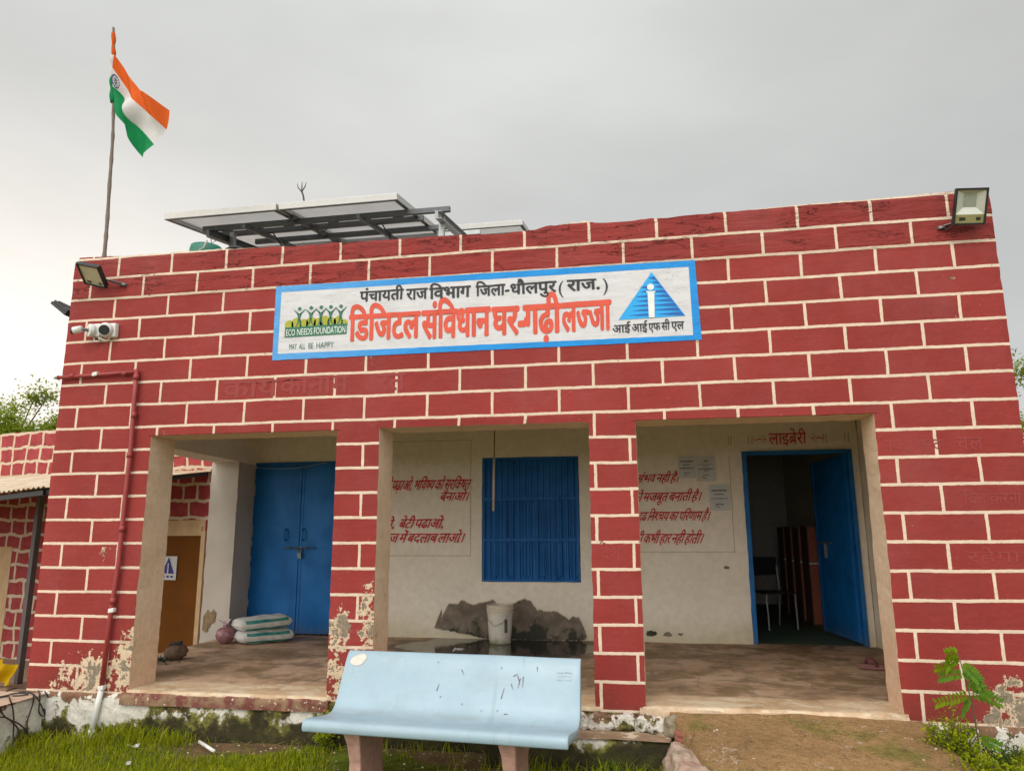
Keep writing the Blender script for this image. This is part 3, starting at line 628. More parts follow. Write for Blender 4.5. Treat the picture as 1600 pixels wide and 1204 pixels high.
def patch(name, grow, y, mt):
    V, F = [], []; n_ = 300; x0, x1 = 2.129-grow, 3.978+grow
    for i in range(n_+1):
        x = x0+(x1-x0)*i/n_; e_ = min(1, (i+.5)/5, (n_-i+.5)/5); lo = interp(LOW, x)-grow+mnoise.noise((x*22, 2, 1))*.014+mnoise.noise((x*70, 2, 1))*.006; hi = interp(UP, x)+grow+mnoise.noise((x*24, 5, 1))*.016+mnoise.noise((x*75, 7, 1))*.008
        lo = max(lo, .031); hi = max(hi, lo+.002); md = (lo+hi)/2; lo, hi = md+(lo-md)*e_, md+(hi-md)*e_
        for j in range(9): V.append((x, y, lo+(hi-lo)*j/8))
    for i in range(n_):
        for j in range(8): q = i*9+j; F.append((q, q+9, q+10, q+1))
    return MB().add(V, F).build(name, mt, house)
patch('flaking_paint_edge', .014, YB-.007, plain('flaking_cream_paint', (.66, .57, .42), .9, var=.25, sc_=30))
patch('bare_plaster_patch', 0.0, YB-.011, M_BARE)
for k, (cx, cz, rx, rz) in enumerate(((4.72, 0.13, .06, .035), (4.90, 0.12, .055, .025), (5.05, 0.13, .03, .014), (5.60, .87, .035, .014))):
    flat_poly(jag([(cx+rx*math.cos(a/8*2*math.pi), cz+rz*math.sin(a/8*2*math.pi)) for a in range(8)], .015, 3), YB-.010, 'plaster_chip', M_BARE, house)
flat_poly(jag([(-0.672, 0.13), (-0.66, 0.30), (-0.62, 0.36), (-0.585, 0.33), (-0.55, 0.37), (-0.50, 0.33), (-0.515, 0.22), (-0.58, 0.19), (-0.61, 0.10)], .02, 4), 2.85, 'plaster_chip', plain('brown_bare_render', (0.25, 0.17, 0.09), .9, var=.4, sc_=20), house)
for k in range(26):                       # drip marks under the window
    x = random.uniform(2.76, 3.25); zz = random.uniform(0.50, 0.64)
# framed panels of smoother paint on the rear wall (thin plaster ridges)
M_OLINE = plain('dull_ochre_line', (0.40, 0.34, 0.22), .9)
for (xa, xb, z) in ((1.45, 2.575, 0.998), (4.55, 5.72, 1.044), (1.45, 2.575, 2.42)): m = MB(); stroke(m, [(xa+(xb-xa)*i/12, z+mnoise.noise((i, z, 2))*.006) for i in range(13)], .006, YB-.008); m.build('panel_outline', M_OLINE, house)
for (x, za, zb) in ((2.575, 0.998, 2.42), (5.70, 1.044, 2.15)): m = MB(); stroke(m, [(x+mnoise.noise((i, x, 5))*.006, za+(zb-za)*i/10) for i in range(11)], .006, YB-.008); m.build('panel_outline', M_OLINE, house)

# slogans on the rear wall
ys = YB-.009; S = dict(shear=0.40, wob=.008, offset=0.014, gap=.13)
for sg_, a_, b_, z0_, z1_ in ((['बेटी प\u095dाओ, भिवष~', 'य को सुरिक~', 'षत'], 1.40, 2.567, 1.808, 1.925), ('बनाओ।', 2.185, 2.545, 1.668, 1.765), ('बढाओ,', 1.22, 1.60, 1.335, 1.44), ('बेटी पढाओ,', 1.66, 2.235, 1.335, 1.442),
                          ('समाज में बदलाब लाओ।', 1.32, 2.49, 1.158, 1.265), ('असंभव नही है।', 4.54, 5.11, 1.855, 1.946), ('को मजबूत बनाती है।', 4.56, 5.35, 1.632, 1.73),
                          (['और दृढ िनश~', 'चय का पिरणाम है।'], 4.48, 5.44, 1.406, 1.505), ('की कभी हार नही होती।', 4.56, 5.345, 1.145, 1.25)):
    t = MB(); put_text(t, sg_, a_, b_, z0_, z1_, ys, **S); t.build('slogan_line', M_SLOGAN, house)
t = MB(); put_text(t, 'लाइबेरी', 6.165, 6.585, 2.272, 2.40, ys, offset=0.004, wob=.004)
stroke(t, [(6.436, 2.312), (6.415, 2.296), (6.392, 2.282)], .012, ys-.0015)
for sg, cx in ((-1, 6.118), (1, 6.655)):
    disc(t, cx, 2.335, .011, ys)
    for a in (-60, -25, 10, 45, 80): disc(t, cx+sg*.036*math.cos(R(a-10)), 2.335+.045*math.sin(R(a-10)), .006, ys, 7)
    stroke(t, [(cx+sg*.045, 2.335), (cx+sg*.075, 2.345), (cx+sg*.095, 2.330), (cx+sg*.13, 2.338)], [.014, .012, .010, .006], ys)
t.build('room_name_lettering', M_SLOGAN, house)
M_FNT = plain('faint_ochre_mark', (0.30, 0.25, 0.14), .9)
for cx in (5.83, 6.90):                       # faint pencilled auspicious strokes
    for dx in (-.13, -.10, .10, .14): t = MB(); stroke(t, [(cx+dx, 2.28), (cx+dx+.008, 2.385)], .006, ys); t.build('faint_wall_mark', M_FNT, house)

# blue double door
dr = MB().box(-0.375, -0.335, YB-.02, YB+.05, 0.035, 2.19).box(-0.335, 1.0, YB-.02, YB+.05, 2.15, 2.19).box(1.0, 1.04, YB-.02, YB+.05, 0.035, 2.19).build('double_door', M_BLUED, house, bevel=.003)
for (a, b_) in ((-0.333, 0.318), (0.324, 0.998)):
    lf = MB().box(a, b_, YB+.0, YB+.035, 0.045, 2.148)
    for z in (1.075,): lf.box(a+.004, b_-.004, YB-.005, YB+.0, z, z+.018)
    for (xa, xb) in ((a+.002, a+.035), (b_-.035, b_-.002)): lf.box(xa, xb, YB-.006, YB, .05, 2.14)
    leaf = lf.build('door_leaf', M_BLUE, dr, bevel=.002)
    hx = b_-.18 if a < 0 else a+.055
    MB().tube([(hx, YB-.008, 1.33), (hx, YB-.045, 1.32), (hx, YB-.05, 1.25), (hx, YB-.045, 1.20), (hx, YB-.008, 1.19)], .011).build('door_handle', M_BLUE, leaf, smooth=True)
MB().tube([(0.13, YB-.022, 1.094), (0.55, YB-.022, 1.094)], .010).box(.16, .2, YB-.02, YB-.005, 1.075, 1.112).box(.26, .3, YB-.02, YB-.005, 1.075, 1.112).box(.40, .44, YB-.02, YB-.005, 1.075, 1.112).build('sliding_bolt', plain('worn_blue_steel', (0.05, 0.10, 0.16), .5, .4), dr)
MB().box(.322, .372, YB-.045, YB-.022, 0.97, 1.03).tube([(.332, YB-.033, 1.03), (.332, YB-.033, 1.075), (.347, YB-.033, 1.085), (.362, YB-.033, 1.075), (.362, YB-.033, 1.03)], .006).box(.325, .37, YB-.02, YB-.004, .96, 1.11).build('padlock', plain('old_brass_lock', (0.12, 0.16, 0.17), .4, .6), dr)

# blue ribbed window shutter
wd = MB()
for (x0, x1, z0, z1) in ((2.722, 2.75, .695, 2.187), (3.887, 3.915, .695, 2.187), (2.75, 3.887, .695, .72), (2.75, 3.887, 2.162, 2.187)): wd.box(x0, x1, YB+.0, YB+.06, z0, z1)
win = wd.build('window', M_BLUE2, house, bevel=.002)
V, F = [], []; xs = []; x = 2.75
while x < 3.887: xs += [(x, 0), (x+.030, 0), (x+.038, .018), (x+.058, .018), (x+.066, 0)]; x += .0745
xs = [(min(a, 3.887), d) for a, d in xs]
for a, d in xs: V += [(a, YB+.045-d, .72), (a, YB+.045-d, 2.162)]
for i in range(len(xs)-1): F.append((2*i, 2*i+2, 2*i+3, 2*i+1))
MB().add(V, F).build('shutter', M_BLUE2, win)
gr = MB()
for z in (1.186, 1.68): gr.box(2.75, 3.887, YB+.004, YB+.014, z-.014, z+.014)
for i in range(6):
    cx = 2.86+i*.197
    for dx in (-.045, .045): gr.tube([(cx+dx, YB+.010, .80), (cx+dx, YB+.010, 1.66)], .009, 6)
    gr.tube([(cx+.045*math.cos(R(a)), YB+.010, .80+.05*math.sin(R(a))) for a in range(180, 361, 30)], .009, 6)
    for z in (1.186, 1.68): gr.box(cx-.022, cx+.022, YB-.006, YB+.006, z-.024, z+.024)
gr.build('grille', M_BLUE2, win)

# library door: frame and the leaf swung into the room
ld = MB().box(5.848, 5.895, YB-.02, YB+.07, .03, 2.198).box(7.018, 7.062, YB-.02, YB+.07, .03, 2.198).box(5.895, 7.018, YB-.02, YB+.07, 2.152, 2.198).build('library_door', M_BLUED, house, bevel=.003)
a = R(97.5); ux, uy = math.cos(a), math.sin(a); nv = Vector((-uy, ux, 0)); hp = Vector((7.012, YB+.075, 0))
lf = MB().obox(hp+Vector((ux, uy, 0))*.55+Vector((0, 0, 1.10)), Vector((ux, uy, 0))*.55, nv*.017, Vector((0, 0, 1.045)))
for d in (.03, 1.07): lf.obox(hp+Vector((ux, uy, 0))*d+nv*.022+Vector((0, 0, 1.10)), Vector((ux, uy, 0))*.025, nv*.006, Vector((0, 0, 1.04)))
leaf = lf.build('door_leaf', M_BLUE, ld, bevel=.002)
MB().bar(hp+Vector((ux, uy, 0))*.60+nv*.03+Vector((0, 0, 1.13)), hp+Vector((ux, uy, 0))*1.04+nv*.03+Vector((0, 0, 1.13)), .02, .02).bar(hp+Vector((ux, uy, 0))*.80+nv*.03+Vector((0, 0, 1.13)), hp+Vector((ux, uy, 0))*.80+nv*.03+Vector((0, 0, .95)), .02, .03, (1, 0, 0)).build('sliding_bolt', M_METAL, leaf)

# ---------------------------------------------------------------- things on the facade
M_LENS = NB('lamp_glass'); M_LENS.p.inputs['Transmission Weight'].default_value = 0.0; M_LENS = M_LENS.done((0.50, 0.50, 0.42), 0.15)
M_REFL = plain('lamp_reflector', (0.60, 0.60, 0.53), 0.35, 0.2, var=.05); M_LED = plain('led_board', (0.33, 0.34, 0.28), 0.6); M_YB = plain('olive_tinted_glass', (0.30, 0.265, 0.12), 0.3)
def floodlight(label, loc, W, H, nrm, upv, arm_to, group='floodlights on the hall walls', flat=False, roll=0.0):
    nrm = Vector(nrm).normalized(); u = Vector(upv); sx = u.cross(nrm).normalized(); u = nrm.cross(sx)
    if roll: q = Matrix.Rotation(roll, 3, nrm); sx = q @ sx; u = q @ u
    root = empty('floodlight', loc, 0, label, 'floodlight', group); c = Vector((0, 0, 0))
    b = MB(); t_ = .014                        # frame ring and back shell
    for sg in (-1, 1):
        b.obox(c+sx*sg*(W/2-t_/2)+nrm*.002, sx*t_/2, u*H/2, nrm*.014); b.obox(c+u*sg*(H/2-t_/2)+nrm*.002, sx*(W/2-t_), u*t_/2, nrm*.014)
    b.obox(c-nrm*.024, sx*(W/2-.008), u*(H/2-.008), nrm*.012)
    for k in range(7): b.obox(c-nrm*.042+sx*(k-3)*W*.11, sx*.003, u*H*.36, nrm*.008)
    b.build('housing', M_BLACK, root, bevel=.002)
    q = MB(); hw, hh = W/2-t_, H/2-t_
    zb = -hh+2*hh*.26
    if flat: q.add([c+sx*x_+u*y_+nrm*.004 for x_, y_ in ((-hw, -hh), (hw, -hh), (hw, hh), (-hw, hh))], [(0, 1, 2, 3)], 3)
    else:
        P = [(-hw, zb), (hw, zb), (hw, hh), (-hw, hh)]; I = [(-hw*.45, zb+(hh-zb)*.3), (hw*.45, zb+(hh-zb)*.3), (hw*.45, zb+(hh-zb)*.86), (-hw*.45, zb+(hh-zb)*.86)]
        q.add([c+sx*x_+u*y_+nrm*.008 for x_, y_ in P]+[c+sx*x_+u*y_-nrm*.011 for x_, y_ in I], [(0, 1, 5, 4), (1, 2, 6, 5), (2, 3, 7, 6), (3, 0, 4, 7)], 0)
        q.add([c+sx*x_+u*y_-nrm*.010 for x_, y_ in I], [(0, 1, 2, 3)], 1)
        q.add([c+sx*x_+u*y_+nrm*.008 for x_, y_ in ((-hw, -hh), (hw, -hh), (hw, zb), (-hw, zb))], [(0, 1, 2, 3)], 2)
    for (cx, wd_) in ((-hw*.5, hw*.22), (hw*.62, hw*.16)):
        for dz in (0, .012): q.add([c+sx*(cx+i*wd_)+u*(-hh*.80+dz+j*.005)+nrm*.0095 for i, j in ((-1, -1), (1, -1), (1, 1), (-1, 1))], [(0, 1, 2, 3)], 4)
    q.build('lens', [M_REFL, M_LED, M_YB, plain('dull_tan_lens', (0.56, 0.50, 0.36), .35), M_BLACK], root)
    arm = Vector(arm_to)-Vector(loc)
    MB().bar(c-nrm*.035+sx*W*.42-u*H*.2, arm, .028, .006).bar(c-nrm*.03-sx*W*.2-u*H*.25, c-nrm*.03+sx*W*.45-u*H*.22, .02, .006).lathe([(0, -.02), (.03, -.02), (.03, .0), (0, .0)], arm).build('bracket', M_METAL, root)
    cb = [arm+Vector((0, 0, -.01)), arm+Vector((.03, -.02, -.035)), c-nrm*.04+sx*W*.3-u*H*.2, c-nrm*.05]
    MB().tube(cb, .005, 6).build('cable', M_BLACK, root)
    return root
floodlight('square floodlight tilted down on the wall corner under the flagpole', (-0.135, -0.16, 3.575), 0.235, 0.23, (-0.18, -0.62, -0.76), (0.30, -0.6, 0.75), (0.075, 0.0, 3.535), flat=True, roll=0.10)
floodlight('upright floodlight facing forward at the wall corner farthest from the flag', (7.155, -0.15, 3.615), 0.225, 0.265, (0.03, -0.92, -0.40), (0.05, -0.4, 0.9), (7.00, 0.0, 3.53))
floodlight('floodlight seen edge-on sticking out of the hall side wall', (-0.66, 0.17, 3.365), 0.20, 0.21, (-0.60, -0.05, -0.80), (-0.8, 0, 0.60), (-0.475, 0.19, 3.30), flat=True)

def jbox(mb, x, z, r=.062): mb.obox((x, -.028, z), (r, 0, 0), (0, .028, 0), (0, 0, r))
cam1 = empty('security_camera', (-0.175, 0, 3.085), 0, 'white bullet security camera pointing left on a round wall mount', 'camera', 'white security cameras on the front wall')
m = MB(); m.obox((.035, -.028, .005), (.055, 0, 0), (0, .028, 0), (0, 0, .062)); m.build('junction_box', M_WHITEP, cam1, bevel=.012)
m = MB().tube([(0.02, -.055, 0), (0.0, -.085, -.002)], [.062, .060], 20); m.build('mount_base', M_WHITEP, cam1, smooth=False, bevel=.006)
MB().tube([(0.0, -.085, -.002), (-.03, -.115, .0), (-.055, -.125, .002)], .014, 10).build('mount_arm', M_METAL, cam1, smooth=True)
bb = MB().tube([(-.035, -.12, .004), (-.04, -.121, .004), (-.10, -.138, -.014), (-.108, -.140, -.016)], [.020, .030, .033, .032], 16).build('barrel', M_WHITEP, cam1, smooth=True)
MB().tube([(-.106, -.1395, -.0155), (-.122, -.144, -.020)], [.0325, .031], 16).build('lens', M_BLACK, bb)
cam2 = empty('security_camera', (-0.02, 0, 3.085), 0, 'white turret security camera with a big round black lens facing the yard', 'camera', 'white security cameras on the front wall')
m = MB(); m.obox((.03, -.028, -.002), (.062, 0, 0), (0, .028, 0), (0, 0, .066)); m.build('junction_box', M_WHITEP, cam2, bevel=.012)
hd = MB().tube([(0.012, -.05, 0), (.018, -.082, -.006), (.026, -.108, -.014)], [.060, .066, .054], 22).build('camera_head', M_WHITEP, cam2, smooth=True)
MB().tube([(.0245, -.104, -.0125), (.0295, -.121, -.018)], [.047, .043], 22).build('lens', M_BLACK, hd)
m = MB(); pts = [(-0.15, -.03, 3.03), (-.14, -.045, 2.995), (-.11, -.03, 2.985), (-.08, -.03, 3.01), (-.05, -.04, 3.0), (-.02, -.03, 2.99), (0.02, -.03, 3.03)]
m.tube(pts, .007, 6); m.tube([(-.10, -.035, 3.03), (-.085, -.045, 3.0), (-.105, -.04, 3.015), (-.07, -.035, 3.02)], .006, 6)
tag(m.build('camera_cable', M_WHITEP, smooth=True), 'looped white cable hanging between the two security cameras', 'cable')

# water pipe: red painted run, bare white foot
pipe = empty('water_pipe', (0, 0, 0), 0, 'thin red painted water pipe running down the pier below the cameras to a white foot', 'pipe')
M_PR = plain('red_painted_pipe', (0.30, 0.036, 0.034), 0.45, var=.12); yp = -.035
MB().tube([(-.475, yp, 2.668), (.315, yp, 2.688)], .017, 10).build('branch_pipe', M_PR, pipe, smooth=True)
MB().tube([(.315, yp, 2.71), (.32, yp, 2.46), (.331, yp, 2.01), (.322, yp, 1.57), (.319, yp, 1.03), (.287, yp, .57), (.272, yp, .03)], .020, 12).build('riser_pipe', M_PR, pipe, smooth=True)
MB().tube([(-.515, yp, 2.667), (-.47, yp, 2.668)], [.008, .022], 10).build('pipe_end', plain('grey_pipe_end', (.2, .18, .17), .6), pipe)
wf = MB().tube([(.272, yp, .035), (.255, yp-.01, -.10), (.240, yp-.03, -.30)], .022, 12).tube([(.24, yp-.03, -.27), (.238, yp-.03, -.34)], .029, 12).tube([(.16, yp-.06, -.345), (.30, yp-.04, -.325)], .027, 12).tube([(.29, yp-.04, -.335), (.56, yp+.0, -.325)], .018, 10)
wf.build('white_foot', M_WHITEP, pipe, smooth=True)
for (x, z) in ((.318, 2.64), (.331, 2.30), (.325, 1.95), (.321, 1.32), (.300, .73)): MB().tube([(x, yp, z-.025), (x, yp, z+.025)], .0245, 12).build('pipe_clip', M_PR, pipe, smooth=True)
for x in (-.33, .20): MB().tube([(x-.022, yp, 2.678), (x+.022, yp, 2.679)], .0215, 12).build('pipe_clip', M_PR, pipe, smooth=True)
for (x, z) in ((.302, .655), (-.09, 2.683), (.275, .045)): MB().obox((x, yp-.004, z), (.026, 0, .004), (0, .02, 0), (0, 0, .018)).build('white_clamp', M_WHITEP, pipe, bevel=.006)

# ---------------------------------------------------------------- flag and pole
M_BAMBOO = plain('weathered_bamboo', (0.19, 0.145, 0.12), 0.8, var=.3, sc_=9)
yp = 0.30
pp = [(-.40, yp, 3.2), (-.415, yp, 3.80), (-.419, yp, 3.95), (-.424, yp, 4.16), (-.430, yp, 4.355), (-.447, yp, 4.70), (-.457, yp, 4.978), (-.470, yp, 5.25), (-.491, yp, 5.478), (-.53, yp, 5.90), (-.565, yp, 6.2), (-.603, yp, 6.50)]
P2, rr = [], []
for i in range(len(pp)-1):
    for k in range(4):
        t_ = k/4; q = Vector(pp[i]).lerp(Vector(pp[i+1]), t_); P2.append(q); rr.append(.0185-.007*(i+t_)/len(pp)+(.004 if k == 0 else 0)+random.uniform(0, .0012))
P2.append(Vector(pp[-1])); rr.append(.013)
tag(MB().tube(P2, rr, 10).build('flagpole', M_BAMBOO, smooth=True), 'slightly bent bamboo flagpole rising behind the end of the roof parapet', 'pole')
TOP = [(-.534,6.156),(-.438,6.02),(-.346,5.899),(-.248,5.778),(-.165,5.684),(-.087,5.627),(.003,5.569),(.105,5.498)]
SW = [(-.512,5.981),(-.402,5.809),(-.295,5.651),(-.2,5.556),(-.108,5.474),(-.028,5.395),(.037,5.34),(.087,5.288)]
WG = [(-.497,5.776),(-.424,5.714),(-.366,5.635),(-.324,5.511),(-.288,5.4),(-.213,5.333),(-.093,5.214),(.013,5.098)]
BOT = [(-.492,5.578),(-.414,5.449),(-.336,5.358),(-.28,5.281),(-.254,5.172),(-.197,5.062),(-.13,4.992),(-.059,4.944)]
def catm(p, t):
    n_ = len(p)-1; x = min(max(t*n_, 0), n_-1e-6); i = int(x); f = x-i
    a, b_, c_, d_ = (Vector(p[max(i-1, 0)]), Vector(p[i]), Vector(p[i+1]), Vector(p[min(i+2, n_)]))
    return 0.5*((2*b_)+(c_-a)*f+(2*a-5*b_+4*c_-d_)*f*f+(3*b_-a-3*c_+d_)*f**3)
flag = empty('flag', (-.53, yp, 5.58), 0, 'saffron white and green striped cloth flag drooping from the bamboo pole', 'flag')
def cloth(c_, nm):
    b_ = NB(nm); b_.bump(b_.noise(160, 2), .2, .002); f_ = b_.lin(b_.noise(5, 4), .3, .7, .9, 1.08); b_.p.inputs['Subsurface Weight'].default_value = 0
    mt = b_.done(b_.scale(c_, f_), .8, spec=.2); tr = b_.new('ShaderNodeBsdfTranslucent'); tr.inputs[0].default_value = (*c_, 1); mx = b_.new('ShaderNodeMixShader'); mx.inputs[0].default_value = .3
    b_.t.links.new(b_.p.outputs[0], mx.inputs[1]); b_.t.links.new(tr.outputs[0], mx.inputs[2]); b_.t.links.new(mx.outputs[0], b_.n['Material Output'].inputs[0]); return mt
M_SAF, M_WHT, M_GRF = cloth((0.74, 0.125, 0.018), 'saffron_cloth'), cloth((0.72, 0.69, 0.68), 'white_cloth'), cloth((0.012, 0.26, 0.085), 'green_cloth')
def fdep(u, v): return 0.07*math.sin(u*7.5+v*2.2)*u**.6+0.03*math.sin(u*15-v*4)
def band(c0, c1, v0, v1, nm, mt, push=0):
    V, F = [], []; nu, nv_ = 40, 8
    for j in range(nv_+1):
        for i in range(nu+1):
            u = i/nu; t_ = j/nv_; p = catm(c0, u).lerp(catm(c1, u), t_); v = v0+(v1-v0)*t_
            V.append((p[0]+.53, fdep(u, v)-.03, p[1]-5.58))
    for j in range(nv_):
        for i in range(nu): a = j*(nu+1)+i; F.append((a, a+1, a+nu+2, a+nu+1))
    return MB().add(V, F).build(nm, mt, flag, smooth=True)
band(TOP, SW, 0, .33, 'saffron_band', M_SAF); wb = band(SW, WG, .33, .66, 'white_band', M_WHT); band(WG, BOT, .66, 1, 'green_band', M_GRF)
e = MB(); c0 = Vector((-.433+.53, -.075, 5.797-5.58)); A_, B_ = Vector((.040, 0, -.086)), Vector((.033, 0, .018))
ring = lambda s_: [c0+A_*s_*math.cos(2*math.pi*i/28)+B_*s_*math.sin(2*math.pi*i/28)+Vector((0, -.012*abs(s_), 0)) for i in range(28)]
e.add(ring(1)+ring(.80), [(i, (i+1) % 28, 28+(i+1) % 28, 28+i) for i in range(28)])
for i in range(12):
    a = 2*math.pi*i/12; d_ = A_*math.cos(a)*.9+B_*math.sin(a)*.9; e.bar(c0+d_*.12+Vector((0, -.01, 0)), c0+d_+Vector((0, -.01, 0)), .005, .002)
e.build('wheel_emblem', plain('navy_cloth', (0.012, 0.018, 0.10), .8), wb)
for nm, mt, z0, z1, wd_ in (('saffron_sleeve', M_SAF, 6.155, 6.44, .020), ('white_sleeve', M_WHT, 5.90, 6.16, .030), ('green_sleeve', M_GRF, 5.62, 5.90, .034)):
    V, rs = [], []
    for k in range(14):
        z = z0+(z1-z0)*k/13; xx = -.491-(z-5.478)*.1085; V.append((xx+.53+.003*math.sin(k*.9), .0, z-5.58)); rs.append(wd_*(1+.16*math.sin(k*.8+z0)))
    MB().tube(V, rs, 10).build(nm, mt, flag, smooth=True)

# ---------------------------------------------------------------- roof: solar array, mast, tub
def panel_mats():
    b_ = NB('translucent_panel_back'); x, y, z = b_.xyz()
    ex = b_.m('ABSOLUTE', b_.m('SUBTRACT', b_.m('MODULO', b_.m('ADD', x, 20.0), .168), .084)); ez = b_.m('ABSOLUTE', b_.m('SUBTRACT', b_.m('MODULO', b_.m('ADD', y, 20.0), .091), .0455))
    gap = b_.m('MAXIMUM', b_.ss(ex, .0785, .081), b_.ss(ez, .0425, .0445))
    c_ = b_.mix(gap, (0.70, 0.69, 0.69), (0.82, 0.82, 0.82)); mt = b_.done(c_, .35); t_ = b_.new('ShaderNodeBsdfTranslucent'); t_.inputs[0].default_value = (.85, .85, .85, 1); mx = b_.new('ShaderNodeMixShader'); mx.inputs[0].default_value = .50; b_.t.links.new(b_.p.outputs[0], mx.inputs[1]); b_.t.links.new(t_.outputs[0], mx.inputs[2]); b_.t.links.new(mx.outputs[0], b_.n['Material Output'].inputs[0])
    return mt
M_BACK = panel_mats(); M_FRAME = plain('anodised_panel_frame', (0.50, 0.49, 0.47), .4, .6, var=.05)
TL = R(10); ce, se = math.cos(TL), math.sin(TL)
def solar_panel(label, x0, y0, z0, W, L):
    root = empty('solar_panel', (x0, y0, z0), 0, label, 'solar panel', 'solar panels on the roof'); root.rotation_euler = (TL, 0, 0)
    f = MB(); h = .035
    f.box(0, W, 0, .03, -h, h).box(0, W, L-.03, L, -h, h).box(0, .03, .03, L-.03, -h, h).box(W-.03, W, .03, L-.03, -h, h); f.build('panel_frame', M_FRAME, root, bevel=.003); fl_ = MB()
    for (a_, b_, c_, d_) in ((.0, W, .0, .045), (.0, W, L-.045, L), (.0, .045, .045, L-.045), (W-.045, W, .045, L-.045)): fl_.box(a_, b_, c_, d_, -h-.006, -h-.001)
    fl_.box(.03, W-.03, L*.5-.02, L*.5+.02, -.012, .008); fl_.build('frame_flange', M_DKSTEEL, root)
    MB().box(.03, W-.03, .03, L-.03, .012, .016).build('back_sheet', M_BACK, root)
    for k in range(3):
        jx = W*(.2+.3*k); MB().box(jx-.06, jx+.06, L*.46-.035, L*.46+.035, -.022, .010).build('junction_box', M_BLACK, root, bevel=.004)
    cb = MB(); cb.tube([(W*.2, L*.46, -.012), (W*.12, L*.42, -.12), (W*.1, L*.38, -.17), (W*.06, L*.42, -.02)], .005, 6); cb.build('cable', M_BLACK, root); cb = MB(); cb.tube([(W*.5+.06, L*.46, -.006), (W*.65, L*.43, -.02), (W*.8-.06, L*.46, -.006)], .005, 6); cb.build('cable', M_BLACK, root)
    return root
solar_panel('solar panel of the front rack pair nearer the flagpole, seen from below', -.50, 1.235, 4.785, 1.355, 1.85)
solar_panel('solar panel of the front rack pair farther from the flagpole', .885, 1.235, 4.785, 1.355, 1.85)
solar_panel('half-hidden solar panel standing behind the front rack pair', 1.78, 4.0, 5.60, 1.36, 1.85)
rack = empty('panel_rack', (0, 0, 3.18), 0, 'galvanised steel rack of channels and posts carrying the front solar panels', 'rack')
def on(y, x, off): return (x, y-off*0, 4.785+(y-1.235)*math.tan(TL)+off-3.18)
for y, a, b_, o_ in ((1.62, -.26, 2.72, -.085), (2.00, -.30, 2.30, -.060), (2.42, -.05, 2.55, -.075), (2.78, .25, 2.80, -.085)):
    MB().bar(on(y, a, o_), on(y, b_, o_), .045, .06).build('purlin', M_DKSTEEL if y < 2.6 else M_ALU, rack, bevel=.003)
for x in (-.12, 2.60): 
    q = MB().bar(on(1.50, x, -.17), on(4.2, x, -.17), .035, .09)
    q.bar(on(1.50, x+.03, -.13), on(4.2, x+.03, -.13), .05, .008); q.bar(on(1.50, x+.03, -.212), on(4.2, x+.03, -.212), .05, .008); q.build('rafter', M_ALU if x > 1 else M_DKSTEEL, rack)
for x, y in ((-.05, 1.9), (2.60, 1.72), (-.12, 3.9), (2.60, 3.9)):
    zt_ = 4.785+(y-1.235)*math.tan(TL)-.2-3.18; MB().box(x-.03, x+.03, y-.03, y+.03, 0, zt_+.12).box(x-.1, x+.1, y-.1, y+.1, 0, .012).build('post', M_ALU, rack, bevel=.003)
MB().bar(on(2.95, .9, -.05), on(1.5, .9, -.05), .05, .05).build('rafter', M_DKSTEEL, rack)
for x in (.35, 1.72): MB().bar(on(1.45, x, -.125), on(3.1, x, -.125), .04, .05).build('rafter', M_DKSTEEL, rack)
for x in (.42, 1.80): MB().tube([on(2.0, x, -.10), on(2.1, x+.05, -.22), on(2.25, x+.02, -.26), on(2.4, x-.05, -.10)], .008, 6).build('loose_cable', M_BLACK, rack)
rack2 = empty('panel_rack', (0, 0, 3.18), 0, 'second steel rack farther back on the roof under the half-hidden panel', 'rack')
MB().box(2.78, 2.92, 4.3, 4.36, 0, 2.37).build('post', M_DKSTEEL, rack2); MB().box(1.95, 2.01, 4.3, 4.36, 0, 2.37).build('post', M_DKSTEEL, rack2); MB().bar((1.6, 4.33, 2.395), (3.22, 4.33, 2.395), .05, .04).build('purlin', M_ALU, rack2)
m = MB().tube([(.33, 3.0, 3.18), (.30, 3.0, 5.65), (.27, 3.0, 5.80), (.245, 3.0, 5.86)], .012, 6)
lt = tag(m.build('lightning_rod', plain('rusty_iron_rod', (0.07, .055, .05), .7)), 'thin dark lightning rod with three prongs standing behind the solar panels', 'lightning rod')
pr = MB()
for a, b_ in (((-.07, .13)), ((0.0, .15)), ((.06, .14))): pr.tube([(.245, 3.0, 5.85), (.245+a*.8, 3.0, 5.85+b_*.55), (.245+a, 3.0, 5.85+b_)], [.009, .007, .003], 6)
pr.build('prong', lt.data.materials[0], lt)
tub = empty('water_drum', (.21, 1.0, 3.18), 0, 'green plastic water drum peeking over the parapet below the solar panels', 'drum')
MB().lathe([(0, 0), (.16, 0), (.17, .5), (.165, 1.04), (.155, 1.09), (.06, 1.10), (0, 1.10)], n=28).build('drum_body', plain('green_plastic', (0.02, .16, .11), .45), tub, smooth=True)
MB().tube([(.09, -.17, 1.02), (.13, -.19, 1.08), (.10, -.2, 1.0), (.05, -.19, .98)], .008, 6).build('rope', plain('pale_rope', (.5, .47, .4), .9), tub)
coil = MB()
for k in range(3): coil.tube([(.50+(.17-.01*k)*math.cos(R(a)), 1.05+.04*k, 4.10+(.17-.01*k)*math.sin(R(a))) for a in range(0, 361, 20)], .018, 8)
tag(coil.build('hose_coil', M_BLACK, smooth=True), 'coil of black hose lying beside the green drum on the roof', 'hose')
MB_bracket = None

